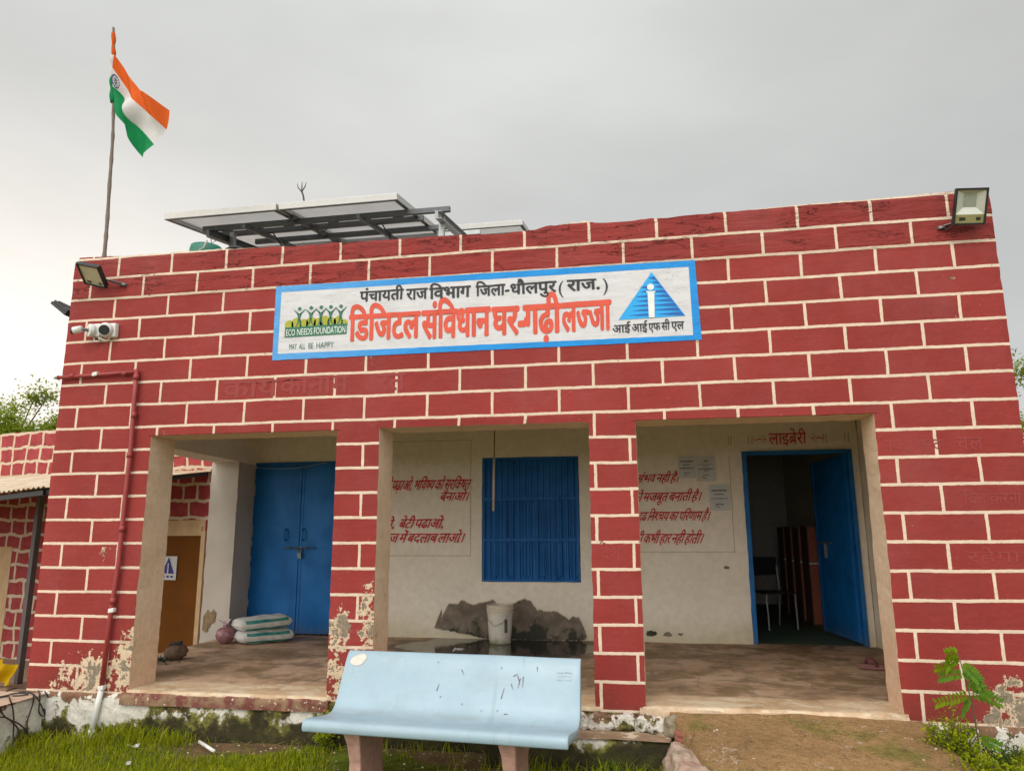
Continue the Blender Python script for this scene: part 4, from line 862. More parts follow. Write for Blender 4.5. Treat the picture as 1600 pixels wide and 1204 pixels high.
# ---------------------------------------------------------------- porch things
def sack(label, loc, rz, tilt):
    root = empty('cement_sack', loc, rz, label, 'sack', 'white sacks stacked by the blue door'); V, F = [], []; nu, nv_ = 36, 20; L, W, H = .31, .20, .078
    for i in range(nu+1):
        u = -1+2*i/nu; e_ = (1-abs(u)**5)**.5 if abs(u) < 1 else 0
        for k in range(nv_):
            a = 2*math.pi*k/nv_; cs, sn = math.cos(a), math.sin(a); se_ = lambda q, p: math.copysign(abs(q)**p, q)
            z = H+H*se_(sn, .7)*(.25+.75*e_)+mnoise.noise((u*2.2+loc[2]*9, cs*1.5, sn))*.016; V.append((L*u, W*se_(cs, .6)*(.72+.28*e_)*1.0, max(z, 0)))
    for i in range(nu):
        for k in range(nv_): F.append((i*nv_+k, i*nv_+(k+1) % nv_, (i+1)*nv_+(k+1) % nv_, (i+1)*nv_+k))
    F += [tuple(range(nv_))[::-1], tuple(nu*nv_+k for k in range(nv_))]
    b_ = NB('woven_sack_print'); x, y, z = b_.xyz(); lim = b_.ss(b_.m('ABSOLUTE', x), .255, .245); tz = b_.m('ADD', z, b_.m('MULTIPLY', b_.noise(4, 2), .02))
    st = b_.m('MAXIMUM', b_.m('MULTIPLY', b_.ss(tz, .105, .108), b_.ss(tz, .142, .139)), b_.m('MULTIPLY', b_.ss(tz, .030, .033), b_.ss(tz, .055, .052)))
    c_ = b_.mix(b_.m('MULTIPLY', st, lim), b_.scale((.66, .65, .60), b_.lin(b_.noise(9, 4), .3, .7, .85, 1.06)), (0.015, .24, .22))
    tx_ = b_.m('MULTIPLY', b_.m('MULTIPLY', b_.ss(tz, .115, .117), b_.ss(tz, .131, .129)), b_.m('MULTIPLY', b_.ss(b_.noise(60, 1, stretch=(1, .1, .2)), .48, .52), b_.ss(b_.m('ABSOLUTE', b_.m('SUBTRACT', x, .03)), .12, .115)))
    c_ = b_.mix(tx_, c_, (.03, .06, .10)); b_.bump(b_.m('ADD', b_.m('ADD', b_.noise(8, 4), b_.m('MULTIPLY', b_.noise(6, 5, .6, stretch=(.6, 1, 4)), 1.2)), b_.m('MULTIPLY', b_.noise(140, 2), .25)), .8, .02)
    MB().add(V, F).build('sack_body', b_.done(b_.mix(b_.m('MULTIPLY', b_.ss(b_.noise(7, 6, .7), .52, .68), .4), c_, (.36, .31, .24)), .6), root, smooth=True); sm_ = MB().bar((.315, -.12, .078), (.315, .12, .078), .02, .012).bar((-.315, -.12, .078), (-.315, .12, .078), .02, .012); sm_.build('stitched_end', M_WHITEP, root, bevel=.003); root.rotation_euler = (0, tilt, rz)
sack('white sack with teal print lying on the floor under another sack', (.245, 2.66, .030), .80, 0.0); sack('white sack with teal print on top of the two stacked by the door', (.215, 2.67, .172), .84, -.04)
bag = empty('plastic_bag', (-.135, 2.47, .03), 0, 'small tied purple plastic bag leaning against the white sacks', 'bag')
b_ = NB('purple_film'); M_PUR = b_.done(b_.mix(b_.noise(14, 5), (.16, .055, .075), (.34, .17, .17)), .25)
V, F = [], []; 
for j in range(17):
    t_ = j/16; z = .215*t_; r_ = .108*math.sin(math.pi*min(1, t_*1.02+.03))**.55 if t_ < .85 else .03
    for k in range(24): a = 2*math.pi*k/24; q = 1+.16*mnoise.noise((math.cos(a)*2, math.sin(a)*2, z*14))+.05*math.sin(a*7)*t_; V.append((r_*q*math.cos(a), r_*q*math.sin(a)*.9, z))
for j in range(16):
    for k in range(24): F.append((j*24+k, j*24+(k+1) % 24, (j+1)*24+(k+1) % 24, (j+1)*24+k))
MB().add(V, F).build('bag_body', M_PUR, bag, smooth=True)
k_ = MB()
for a in (-.09, -.03, .05): k_.add([(0, 0, .20), (.02, .01, .21), (a+.02, -.02, .27+a*.2), (a-.02, 0, .275)], [(0, 1, 2, 3)])
k_.build('tied_ears', plain('pale_mauve_film', (.48, .36, .38), .3), bag)
bk = empty('bucket', (3.005, 2.98, .03), 0, 'dirty white plastic paint bucket standing in the puddle', 'bucket')
b_ = NB('grimy_white_plastic'); x, y, z = b_.xyz(); n_ = b_.noise(12, 6, .65); c_ = b_.mix(b_.m('MULTIPLY', b_.ss(b_.m('ADD', z, b_.m('MULTIPLY', n_, .25)), .24, .10), .9), (.66, .63, .54), (.15, .15, .05))
c_ = b_.mix(b_.m('MULTIPLY', b_.ss(b_.noise(30, 5, .7), .60, .70), .6), c_, (.25, .2, .13)); c_ = b_.mix(b_.m('MULTIPLY', b_.ss(z, .3, .36), .5), c_, (.62, .50, .36))
MB().lathe([(0, .006), (.118, 0), (.124, .004), (.148, .335), (.155, .337), (.156, .355), (.150, .358), (.151, .372), (.158, .374), (.159, .392), (.151, .395), (.152, .415), (.160, .418), (.160, .428), (.151, .429), (.147, .33), (.118, .02), (0, .02)], n=36).build('bucket_body', b_.done(c_, .5), bk, smooth=False)
q = MB(); q.add([(.142*math.cos(R(a)), .142*math.sin(R(a))-.002, z) for a in (-58, -50, -42) for z in (.13, .30)], [(0, 2, 3, 1), (2, 4, 5, 3)]); q.build('label', plain('dark_smudged_label', (.12, .10, .09), .6, var=.6, sc_=60), bk)
MB().tube([(.158*math.cos(R(a)), .158*math.sin(R(a)), .37-.13*math.sin(R((a+100-180)*-1))) for a in range(-95, 96, 10)] if False else [(-.158, -.02, .38), (-.12, -.12, .27), (-.03, -.165, .20), (.07, -.16, .25), (.155, -.03, .38)], .003, 6).build('wire_handle', M_METAL, bk)
lump = empty('clay_lump', (-.02, 1.38, .03), 0, 'round brown clay lump lying by the left side opening of the porch', 'lump')
V, F = [], []
for j in range(13):
    th = math.pi*j/12
    for k in range(20):
        a = 2*math.pi*k/20; d_ = Vector((math.sin(th)*math.cos(a), math.sin(th)*math.sin(a), math.cos(th))); q = 1+.22*mnoise.fractal(d_*2.0, 1, 2, 3); V.append((d_.x*.115*q, d_.y*.10*q, .075+d_.z*.078*q))
for j in range(12):
    for k in range(20): F.append((j*20+k, j*20+(k+1) % 20, (j+1)*20+(k+1) % 20, (j+1)*20+k))
MB().add(V, F).build('lump_body', plain('dry_brown_clay', (.14, .085, .055), .95, var=.35, sc_=18, bump=.6, dist=.01), lump, smooth=True)
MB().obox((-.01, 0, .155), (.055, .01, .01), (-.01, .04, 0), (0, 0, .018)).build('black_block', M_BLACK, lump, bevel=.006)
lv = MB()
for k in range(160):
    c_ = Vector((-.16+random.gauss(0, .11), 1.28+random.gauss(0, .07), .035+abs(random.gauss(0, .018)))); d_ = Vector((random.gauss(0, 1), random.gauss(0, 1), random.gauss(0, .3))).normalized()*.028; e_ = d_.cross(Vector((0, 0, 1))).normalized()*.010
    lv.add([c_-d_, c_+e_, c_+d_, c_-e_], [(0, 1, 2, 3)])
tag(lv.build('leaf_litter', plain('wilted_green', (.035, .06, .035), .8)), 'small heap of dark wilted leaves on the porch floor beside the clay lump', 'leaves')
sh = empty('slipper', (6.72, 1.86, .046), R(-18), 'single maroon rubber slipper lying on the porch floor by the pier of the library bay', 'slipper')
sole = [(-.13, -.03), (-.09, -.045), (0, -.036), (.07, -.044), (.12, -.03), (.135, 0), (.12, .03), (.06, .044), (-.02, .034), (-.10, .036), (-.13, .015)]
V = [(x, y, z) for z in (-.01, .034) for x, y in sole]; n_ = len(sole)
MB().add(V, [tuple(range(n_))[::-1], tuple(range(n_, 2*n_))]+[(i, (i+1) % n_, n_+(i+1) % n_, n_+i) for i in range(n_)]).build('sole', plain('worn_brown_rubber', (.22, .10, .09), .8), sh, bevel=.004)
MB().tube([(-.075, 0, .03), (-.06, 0, .075), (-.02, -.035, .075), (.03, -.045, .02)], .014, 8).tube([(-.06, 0, .075), (-.02, .035, .075), (.03, .045, .02)], .014, 8).build('strap', plain('maroon_strap', (.16, .04, .05), .5), sh, smooth=True)
rod = empty('hanging_rod', (3.211, 1.6, 1.487), 0, 'thin pale rod hanging from the porch ceiling in front of the blue shutter', 'rod')
MB().tube([(0, 0, 0), (.004, 0, .35), (.008, 0, .54)], .011, 8).build('rod_body', plain('beige_pvc', (.50, .38, .29), .5), rod, smooth=True)
MB().tube([(.008, 0, .54), (.022, 0, 1.50)], .006, 8).build('rusty_hook', plain('rust_iron', (.14, .07, .04), .8, var=.5, sc_=40), rod)
tag(MB().tube([(-.40, YB-.03, 2.135), (-.1, YB-.06, 2.105), (.2, YB-.07, 2.10), (.45, YB-.06, 2.13), (.66, YB-.03, 2.175)], .004, 6).build('wire', plain('grey_wire', (.35, .35, .35), .6)), 'thin pale wire sagging across the top of the blue double door', 'wire')
# paper notices
M_PAP = plain('notice_paper', (.60, .60, .60), .8, var=.05); M_INK = plain('printed_ink', (.10, .10, .11), .8)
def notice(label, x0, x1, z0, z1, rows, logo):
    root = empty('paper_notice', (x0, YB-.012, z0), 0, label, 'notice', 'paper notices on the rear porch wall'); W, H = x1-x0, z1-z0
    V = [(W*i/6, -.004*math.sin(i*1.3), H*j/6) for j in range(7) for i in range(7)]; MB().add(V, [(j*7+i, j*7+i+1, j*7+i+8, j*7+i+7) for j in range(6) for i in range(6)]).build('sheet', M_PAP, root, smooth=True)
    for (zf, h_, a, b_) in rows:
        k_ = MB(); x = a
        while x < b_:
            l_ = random.uniform(.03, .12); k_.add([(W*x, -.007, H*zf), (W*min(x+l_, b_), -.007, H*zf), (W*min(x+l_, b_), -.007, H*zf+h_), (W*x, -.007, H*zf+h_)], [(0, 1, 2, 3)]); x += l_+.025
        k_.build('printed_line', M_INK, root)
    k_ = MB(); stroke(k_, [(W*(.5+.17*math.cos(R(a))), H*(.18+.06*math.sin(R(a*1.0)))) for a in range(0, 300, 25)], .006, -.007)
    k_.build('printed_emblem', M_INK, root)
notice('left of two paper notices side by side above the slogan', 5.108, 5.312, 1.898, 2.158, [(.72, .018, .15, .85), (.58, .014, .3, .7), (.42, .014, .1, .9)], False)
notice('right of two paper notices side by side, with a small round emblem', 5.318, 5.538, 1.858, 2.156, [(.76, .02, .4, .6), (.65, .006, .1, .9), (.58, .006, .35, .65), (.46, .012, .12, .9), (.40, .008, .4, .65)], True)
notice('lowest paper notice, nearest the library door frame', 5.450, 5.674, 1.517, 1.815, [(.74, .018, .12, .88), (.60, .012, .25, .75), (.44, .010, .08, .92), (.22, .010, .3, .7)], True)

# library furniture in the dim room
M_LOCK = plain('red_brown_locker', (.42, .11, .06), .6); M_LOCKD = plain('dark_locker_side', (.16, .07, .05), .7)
for k, lb in enumerate(('nearest red-brown steel locker just behind the open library door', 'second red-brown locker in the row inside the library', 'third red-brown locker in the row inside the library', 'farthest red-brown locker in the row inside the library')):
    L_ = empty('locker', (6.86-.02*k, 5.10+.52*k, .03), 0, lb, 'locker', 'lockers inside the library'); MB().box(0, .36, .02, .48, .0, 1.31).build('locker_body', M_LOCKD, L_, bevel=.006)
    MB().box(.012, .348, .0, .018, .03, .80).build('locker_door', M_LOCK, L_, bevel=.004); MB().box(.012, .348, .0, .018, .83, 1.29).build('locker_door', M_LOCK, L_, bevel=.004); MB().box(.0, .36, -.004, .002, .805, .825).build('label_strip', M_WHITEP, L_)
ch = empty('metal_chair', (6.33, 4.85, .03), R(20), 'metal chair frame standing in the dark library room', 'chair')
MB().tube([(-.2, -.2, 0), (-.2, -.18, .44), (-.2, .2, .46), (-.2, .26, .92)], .013, 8).build('chair_frame', M_ALU, ch); MB().tube([(.2, -.2, 0), (.2, -.18, .44), (.2, .2, .46), (.2, .26, .92)], .013, 8).build('chair_frame', M_ALU, ch)
MB().box(-.21, .21, -.2, .2, .44, .47).build('seat', M_BLACK, ch, bevel=.01); MB().obox((0, .245, .78), (.2, 0, 0), (0, .012, .004), (0, -.02, .12)).build('backrest', M_BLACK, ch, bevel=.008)
for sx_ in (-.2, .2): MB().tube([(sx_, .2, .45), (sx_, .26, 0)], .013, 8).build('leg', M_ALU, ch)

# ---------------------------------------------------------------- bench
def gz(x, y):       # ground height
    z = -0.315 + 0.018*(x-3.0)/3.0 - 0.055*max(0, -y)/1.2
    z -= 0.045*max(0, min(1, (0.6-x)/1.2))
    if x > 6.3: z += 0.13*min(1, (x-6.3)/0.9)*max(0, min(1, (y+1.3)/1.0))
    return z + mnoise.noise((x*1.3, y*1.3, 0))*0.018
def bench_mat():
    b_ = NB('pale_blue_gloss_paint'); x, y, z = b_.xyz(); n_ = b_.noise(4, 6, .6)
    c_ = b_.mix(b_.ss(n_, .35, .7), (.335, .45, .52), (.305, .42, .49))
    sc1 = b_.m('MULTIPLY', b_.ss(b_.m('ABSOLUTE', b_.m('SUBTRACT', b_.noise(3, 5, .6, stretch=(1, 1, 2.5)), .5)), .004, .001), b_.ss(b_.noise(1.8, 2, off=(5, 2, 0)), .46, .58))
    c_ = b_.mix(b_.m('MULTIPLY', sc1, .28), c_, (.20, .27, .31))
    ch_ = b_.m('MULTIPLY', b_.ss(b_.noise(19, 4, .6), .72, .745), b_.ss(b_.noise(3, 2, off=(1, 1, 4)), .45, .55)); c_ = b_.mix(b_.m('MULTIPLY', ch_, .75), c_, (.12, .12, .13))
    fe = b_.m('MULTIPLY', b_.m('MULTIPLY', b_.ss(z, .055, .07), b_.ss(z, .115, .095)), b_.m('MULTIPLY', b_.ss(b_.m('ABSOLUTE', x), .42, .15), b_.ss(b_.noise(15, 6, .7), .60, .66))); fe = b_.m('MULTIPLY', fe, b_.ss(y, -.18, -.24))
    c_ = b_.mix(fe, c_, (.52, .43, .36))
    dirt = b_.ss(b_.noise(55, 3), .70, .76); c_ = b_.mix(b_.m('MULTIPLY', dirt, .25), c_, (.35, .33, .30))
    gr_ = b_.m('MULTIPLY', b_.ss(b_.noise(3.0, 6, .65, stretch=(1, 1, 1.4), off=(8, 1, 2)), .50, .70), .26); c_ = b_.mix(gr_, c_, (.26, .31, .32))
    run_ = b_.m('MULTIPLY', b_.ss(b_.noise(9, 4, stretch=(1.6, .2, .16), off=(1, 0, 0)), .60, .74), .30); c_ = b_.mix(run_, c_, (.22, .27, .28))
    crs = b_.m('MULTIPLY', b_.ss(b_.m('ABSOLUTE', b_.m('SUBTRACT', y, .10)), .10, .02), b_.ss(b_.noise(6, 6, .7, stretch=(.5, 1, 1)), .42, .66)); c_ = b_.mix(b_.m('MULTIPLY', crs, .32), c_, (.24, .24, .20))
    edg = b_.m('MULTIPLY', b_.ss(z, .040, .022), b_.ss(b_.noise(18, 6, .7), .40, .60)); c_ = b_.mix(b_.m('MULTIPLY', edg, .6), c_, (.20, .19, .17))
    b_.bump(b_.m('ADD', b_.m('ADD', b_.noise(7, 4), b_.m('MULTIPLY', b_.noise(60, 3), .22)), b_.m('MULTIPLY', b_.noise(2.5, 3), 1.2)), .30, .008); return b_.done(c_, b_.lin(n_, .3, .7, .28, .45))
M_BENCH = bench_mat(); M_LEG = plain('pinkish_mosaic_concrete', (.42, .24, .19), .8, var=.22, sc_=22, bump=.4, dist=.006)
bcx, bcy = 3.377, -.80
bench = empty('bench', (bcx, bcy, 0), R(-4.3), 'pale blue concrete garden bench with curved back and pinkish legs on the grass', 'bench')
prof = [(-.262, .030), (-.272, .036), (-.277, .060), (-.273, .085), (-.258, .100), (-.22, .104), (-.12, .090), (-.02, .074), (.07, .066), (.125, .074), (.165, .105), (.195, .16), (.225, .235), (.262, .325), (.295, .395), (.320, .432), (.340, .445), (.356, .440), (.358, .425)]
back_ = [(p[0]+q[0], p[1]+q[1]) for p, q in ((prof[18], (-.004, -.012)), (prof[15], (.022, -.022)), (prof[13], (.036, -.016)), (prof[12], (.038, -.016)), (prof[11], (.04, -.02)), (prof[10], (.030, -.036)), (prof[9], (.012, -.050)), (prof[8], (0, -.054)), (prof[6], (0, -.055)), (prof[4], (.012, -.055)), (prof[3], (.02, -.045)))]
loop = prof+back_; n_ = len(loop); NX = 40; V, F = [], []
for i in range(NX+1):
    x = -.866+1.732*i/NX
    for (py, pz) in loop:
        wv = mnoise.noise((x*2.0, py*3, 0))*.004; ex = 0
        top_k = max(0, (pz-.12)/.33); V.append((x*(1-.019*top_k), py+wv, pz+wv*.6))
for i in range(NX):
    for k in range(n_): F.append((i*n_+k, i*n_+(k+1) % n_, (i+1)*n_+(k+1) % n_, (i+1)*n_+k))
F += [tuple(range(n_)), tuple(NX*n_+k for k in range(n_))[::-1]]
seat = MB().add(V, F).build('seat_shell', M_BENCH, bench, smooth=True, bevel=.010)
m = MB()          # worn cream patch at the top left corner and small marks
def on_back(u, v):      # u across, v up the back (0..1)
    k = 10+v*5.0; i = int(min(k, 14)); f = k-i; a, b_ = prof[i], prof[i+1]; py, pz = a[0]+(b_[0]-a[0])*f, a[1]+(b_[1]-a[1])*f; L = math.hypot(b_[0]-a[0], b_[1]-a[1]); nx_, nz_ = -(b_[1]-a[1])/L, (b_[0]-a[0])/L
    wv = mnoise.noise((u*2.0, py*3, 0))*.004; return Vector((u, py+wv+nx_*.004, pz+wv*.6+nz_*.004))
ctr = on_back(-.745, .80)
pts = [on_back(-.755+.060*math.cos(a)*(1+.3*mnoise.noise((math.cos(a), math.sin(a), 3))), .80+.13*math.sin(a)*(1+.25*math.cos(a))+.05*math.cos(a)) for a in [2*math.pi*i/26 for i in range(26)]]
m.add([on_back(-.755, .80)]+pts, [(0, 1+i, 1+(i+1) % 26) for i in range(26)]); m.build('worn_patch', plain('chipped_cream_undercoat', (.70, .60, .52), .7, var=.1, sc_=40), bench)
m = MB(); r_ = random.Random(4)
def dash(u0, v0, u1, v1, wd_=.004):
    a, b_ = on_back(u0, v0), on_back(u1, v1); d_ = (b_-a).normalized(); sd_ = d_.cross(Vector((0, -.85, .5))).normalized()*wd_/2; m.add([a-sd_, a+sd_, b_+sd_*.3, b_-sd_*.3], [(0, 1, 2, 3)])
for (u, v, du, dv) in ((-.13, .36, .012, .10), (.03, .68, .022, -.09), (.06, .14, .004, .04), (-.10, .25, .008, .03), (.33, .28, .014, .16), (.40, .60, .03, .05), (.43, .62, .02, -.12), (.45, .58, -.01, -.13), (.47, .60, .0, -.14), (.39, .50, .015, -.07), (.31, .72, .005, .03), (.56, .78, .004, -.08), (.36, -.0, .03, .01), (.20, .03, .005, .03), (.31, .05, .004, .03), (-.15, .78, .005, .02)): dash(u, v, u+du, v+dv, .006)
m.build('scuff_mark', plain('dark_scuff', (.16, .09, .10), .8), bench)
m = MB()
for k, (a, b_) in enumerate(((.70, .80), (.715, .79), (.70, .745), (.76, .80))):
    v = (.70, .64, .585, .585)[k]; u = a
    while u < b_: q_ = r_.uniform(.004, .012); dash(u, v, min(u+q_, b_), v+r_.uniform(-.012, .016), r_.uniform(.004, .007) if k == 0 else .003); u += q_+r_.uniform(.004, .010)
m.build('maker_stencil', plain('grey_stencil', (.12, .15, .18), .8), bench)
for lx in (-.535, .485):
    V = []; zs_ = (-.42, -.30, -.16, -.05, .02, .06); ws_ = (.060, .046, .040, .046, .056, .06); yf_ = (-.20, -.175, -.17, -.20, -.235, -.235); yb_ = (.22, .19, .17, .19, .22, .22)
    for z, w_, a, b_ in zip(zs_, ws_, yf_, yb_): V += [(lx-w_, a, z), (lx+w_, a, z), (lx+w_*.9, b_, z), (lx-w_*.9, b_, z)]
    F = [(0, 3, 2, 1), (20, 21, 22, 23)]
    for k in range(5):
        for i in range(4): F.append((k*4+i, k*4+(i+1) % 4, (k+1)*4+(i+1) % 4, (k+1)*4+i))
    MB().add(V, F).build('leg', M_LEG, bench, bevel=.008)

# ---------------------------------------------------------------- ground, ramp, step, rocks, platform
def ground_mat():
    b_ = NB('soil_and_turf'); n_ = b_.noise(3.5, 7, .65); n2 = b_.noise(14, 6, .65); x, y, z = b_.xyz()
    soil = b_.scale(b_.mix(b_.ss(n_, .4, .65), (.17, .105, .055), (.11, .075, .035)), b_.lin(n2, .3, .7, .7, 1.3)); turf = b_.scale(b_.mix(n_, (.075, .105, .010), (.11, .13, .015)), b_.lin(n2, .3, .7, .6, 1.4))
    c_ = b_.mix(b_.ss(b_.m('ADD', b_.noise(.9, 5), b_.ss(y, -.5, .0, -.05, .12)), .52, .62), turf, soil); b_.bump(n2, .8, .03); return b_.done(c_, .95, spec=.1)
M_GROUND = ground_mat()
V, F = [], []; gx = [-150, -60, -25, -12, -8]+[-6+.12*i for i in range(int(16/.12)+1)]+[12, 18, 30, 70, 150]; gy = [-80, -30, -12, -8]+[-6+.12*i for i in range(int(7/.12)+1)]+[1.5, 3, 6, 10, 20, 40, 80, 200]
for y in gy:
    for x in gx:
        z = gz(x, y) if -6 <= x <= 10.2 and y <= 1.1 else -.45
        if y > .15 and -.6 < x < 7.5: z = min(z, -.45)
        if x < -.7 and y > -.05: z = -.46
        V.append((x, y, z))
nx = len(gx)
for j in range(len(gy)-1):
    for i in range(nx-1): a = j*nx+i; F.append((a, a+1, a+nx+1, a+nx))
tag(MB().add(V, F).build('ground', M_GROUND, smooth=True), kind='structure')
def ramp_mat():
    b_ = NB('earthy_concrete_ramp'); n_ = b_.noise(4, 8, .66); n2 = b_.noise(20, 6, .7)
    c_ = b_.scale(b_.mix(b_.ss(b_.noise(1.3, 5), .38, .62), (.36, .215, .098), (.29, .175, .080)), b_.lin(n2, .3, .7, .78, 1.2))
    c_ = b_.mix(b_.m('MULTIPLY', b_.ss(b_.noise(2.1, 7, .65, off=(2, 5, 1)), .52, .64), .75), c_, b_.scale((.17, .155, .035), b_.lin(n2, .3, .7, .6, 1.4)))
    pt = b_.m('MULTIPLY', b_.ss(b_.m('ABSOLUTE', b_.m('SUBTRACT', b_.noise(3.4, 6, .68, off=(7, 3, 0)), .5)), .014, .007), b_.ss(b_.noise(2.2, 3, off=(0, 9, 2)), .58, .64))
    pt = b_.m('MULTIPLY', pt, b_.ss(b_.noise(11, 4, off=(4, 4, 4)), .47, .53))
    pt = b_.m('MAXIMUM', pt, b_.ss(b_.noise(16, 6, .7, off=(3, 3, 3)), .69, .715)); c_ = b_.mix(b_.m('MULTIPLY', pt, .8), c_, (.56, .47, .37))
    c_ = b_.scale(c_, b_.lin(b_.noise(75, 4, .7), .3, .7, .72, 1.26)); c_ = b_.mix(b_.m('MULTIPLY', b_.ss(b_.m('ABSOLUTE', b_.m('SUBTRACT', b_.noise(2.6, 5, .6, off=(1, 6, 3)), .5)), .007, .002), .6), c_, (.09, .06, .03)); b_.bump(b_.m('ADD', n_, b_.m('ADD', b_.m('MULTIPLY', n2, .7), b_.m('MULTIPLY', b_.noise(70, 4), .4))), .95, .03); return b_.done(c_, .92, spec=.15)
V, F = [], []; nx, ny = 60, 46
for j in range(ny+1):
    for i in range(nx+1):
        t_ = j/ny; y = -.03-2.6*t_; xl = 4.80+.22*min(1, t_*3.2)+mnoise.noise((t_*6, 0, 1))*.03; xr = 6.52+.10*min(1, t_*2)+mnoise.noise((t_*5, 4, 1))*.05
        u = i/nx; x = xl+(xr-xl)*u; z = .035-.155*min(1, -y/1.0)-.20*max(0, (-y-1.0)/1.5)+mnoise.fractal((x*2, y*2, 0), 1, 2, 4)*.018-.015*(2*u-1)**2
        V.append((x, y, z if 0 < i < nx else -.6))
for j in range(ny):
    for i in range(nx): a = j*(nx+1)+i; F.append((a, a+1, a+nx+2, a+nx+1))
tag(MB().add(V, F).build('ramp', ramp_mat(), smooth=True), 'earthy brown concrete ramp sloping down from the library bay', 'ramp')
M_STEP = plain('chipped_stone', (.42, .32, .22), .9, var=.35, sc_=10, bump=.6, dist=.015)
st = rough_front('stone_step', 3.55, 4.83, -.7, -.12, -.30, .30, M_PLINTH, None, .02, .03); st.data.materials.clear(); st.data.materials.append(M_PLINTH)
tag(st, 'low stone step with a worn top at the foot of the second pillar', 'step')
sl = MB(); nxx = 40; V = []; F = []
for j in range(9):
    for i in range(nxx+1): x = 3.56+1.26*i/nxx; y = -.315+.30*j/8; V.append((x, y, -.112+mnoise.fractal((x*4, y*5, 2), 1, 2, 3)*.010))
for j in range(8):
    for i in range(nxx): a = j*(nxx+1)+i; F.append((a, a+1, a+nxx+2, a+nxx+1))
b_ = NB('worn_step_top'); n_ = b_.noise(7, 7, .65); sc_ = b_.mix(b_.ss(n_, .42, .58), (.27, .17, .10), (.36, .24, .145)); sc_ = b_.mix(b_.ss(b_.noise(5, 7, .7, off=(1, 4, 2)), .535, .565), sc_, (.60, .50, .36)); b_.bump(n_, .5, .015)
sl.add(V, F).build('step_top', b_.done(sc_, .9), st, smooth=True)
def rock(name, c_, rx, ry, rz_, mt, label, cat, seed, rot=0, sq=.75):
    V, F = [], []; n1, n2 = 30, 48
    for j in range(n1+1):
        th = math.pi*j/n1
        for k in range(n2):
            a = 2*math.pi*k/n2; s_ = lambda v, p: math.copysign(abs(v)**p, v)
            d_ = Vector((s_(math.cos(a), sq)*math.sin(th)**sq, s_(math.sin(a), sq)*math.sin(th)**sq, s_(math.cos(th), sq))); q = 1+.22*mnoise.fractal(d_*1.5+Vector((seed, 0, 0)), .8, 2.3, 5)
            V.append((d_.x*rx*q, d_.y*ry*q, d_.z*rz_*q))
    for j in range(n1):
        for k in range(n2): F.append((j*n2+k, j*n2+(k+1) % n2, (j+1)*n2+(k+1) % n2, (j+1)*n2+k))
    o = MB().add(V, F).build(name, mt, smooth=True); o.location = c_; o.rotation_euler = (0.1, .05, rot); return tag(o, label, cat) if label else o
rock('brick_chunk', (4.955, -.30, -.085), .105, .05, .042, plain('broken_red_brick', (.28, .10, .065), .9, var=.35, sc_=24, bump=.6, dist=.01), 'broken red brick chunk wedged at the upper edge of the ramp', 'brick', 1, -.25, .5)
b_ = NB('pale_pink_stone'); n_ = b_.noise(9, 8, .68); c_ = b_.mix(b_.ss(n_, .38, .6), (.36, .26, .19), (.56, .43, .33)); c_ = b_.mix(b_.m('MULTIPLY', b_.ss(b_.noise(4, 5, off=(2, 2, 2)), .5, .65), .6), c_, (.52, .27, .21)); c_ = b_.mix(b_.ss(b_.noise(14, 6, .7), .62, .70), c_, (.12, .11, .05)); b_.bump(n_, 1.0, .04); M_PINK = b_.done(c_, .95)
rock('pink_stone', (4.94, -.62, -.235), .145, .30, .13, M_PINK, 'large pale pinkish stone lining the edge of the ramp beside the stone step', 'stone', 2, .12, .6)
rock('grey_stone', (4.87, -.12, -.060), .085, .06, .070, plain('mossy_grey_stone', (.30, .25, .17), .9, var=.4, sc_=12, bump=.7, dist=.02), 'mossy grey stone between the second pillar foot and the ramp', 'stone', 6, .3, .6)
rock('mossy_mound', (7.45, -.35, -.30), .36, .30, .24, plain('mossy_brown_earth', (.16, .12, .045), .95, var=.6, sc_=14, bump=.9, dist=.03), 'mossy brown earth mound against the plinth past the sapling', 'mound', 4, 0, .9)
rock('dark_stone', (5.13, -.72, -.165), .045, .035, .03, plain('dark_wet_stone', (.05, .05, .04), .7, var=.5, sc_=30), 'small dark stone lying on the ramp beside the pink stone', 'stone', 8, .6, .7)
M_PST = plinth_mat('whitewashed_plinth_stone', -0.03, 0.0)
for k, (x, z, rx, rz_) in enumerate(((4.17, -.055, .085, .055), (4.335, -.06, .085, .060), (4.50, -.055, .085, .052), (4.655, -.06, .075, .058), (4.77, -.065, .05, .05))):
    q = rock('plinth_stone', (0, 0, 0), rx, .05, rz_, M_PST, None, None, 20+k, 0, .55); V_ = [v for v in q.data.vertices]
    for v in V_: v.co.x += x; v.co.y += -.045; v.co.z += z
    q.rotation_euler = (0, 0, 0); q.parent = house
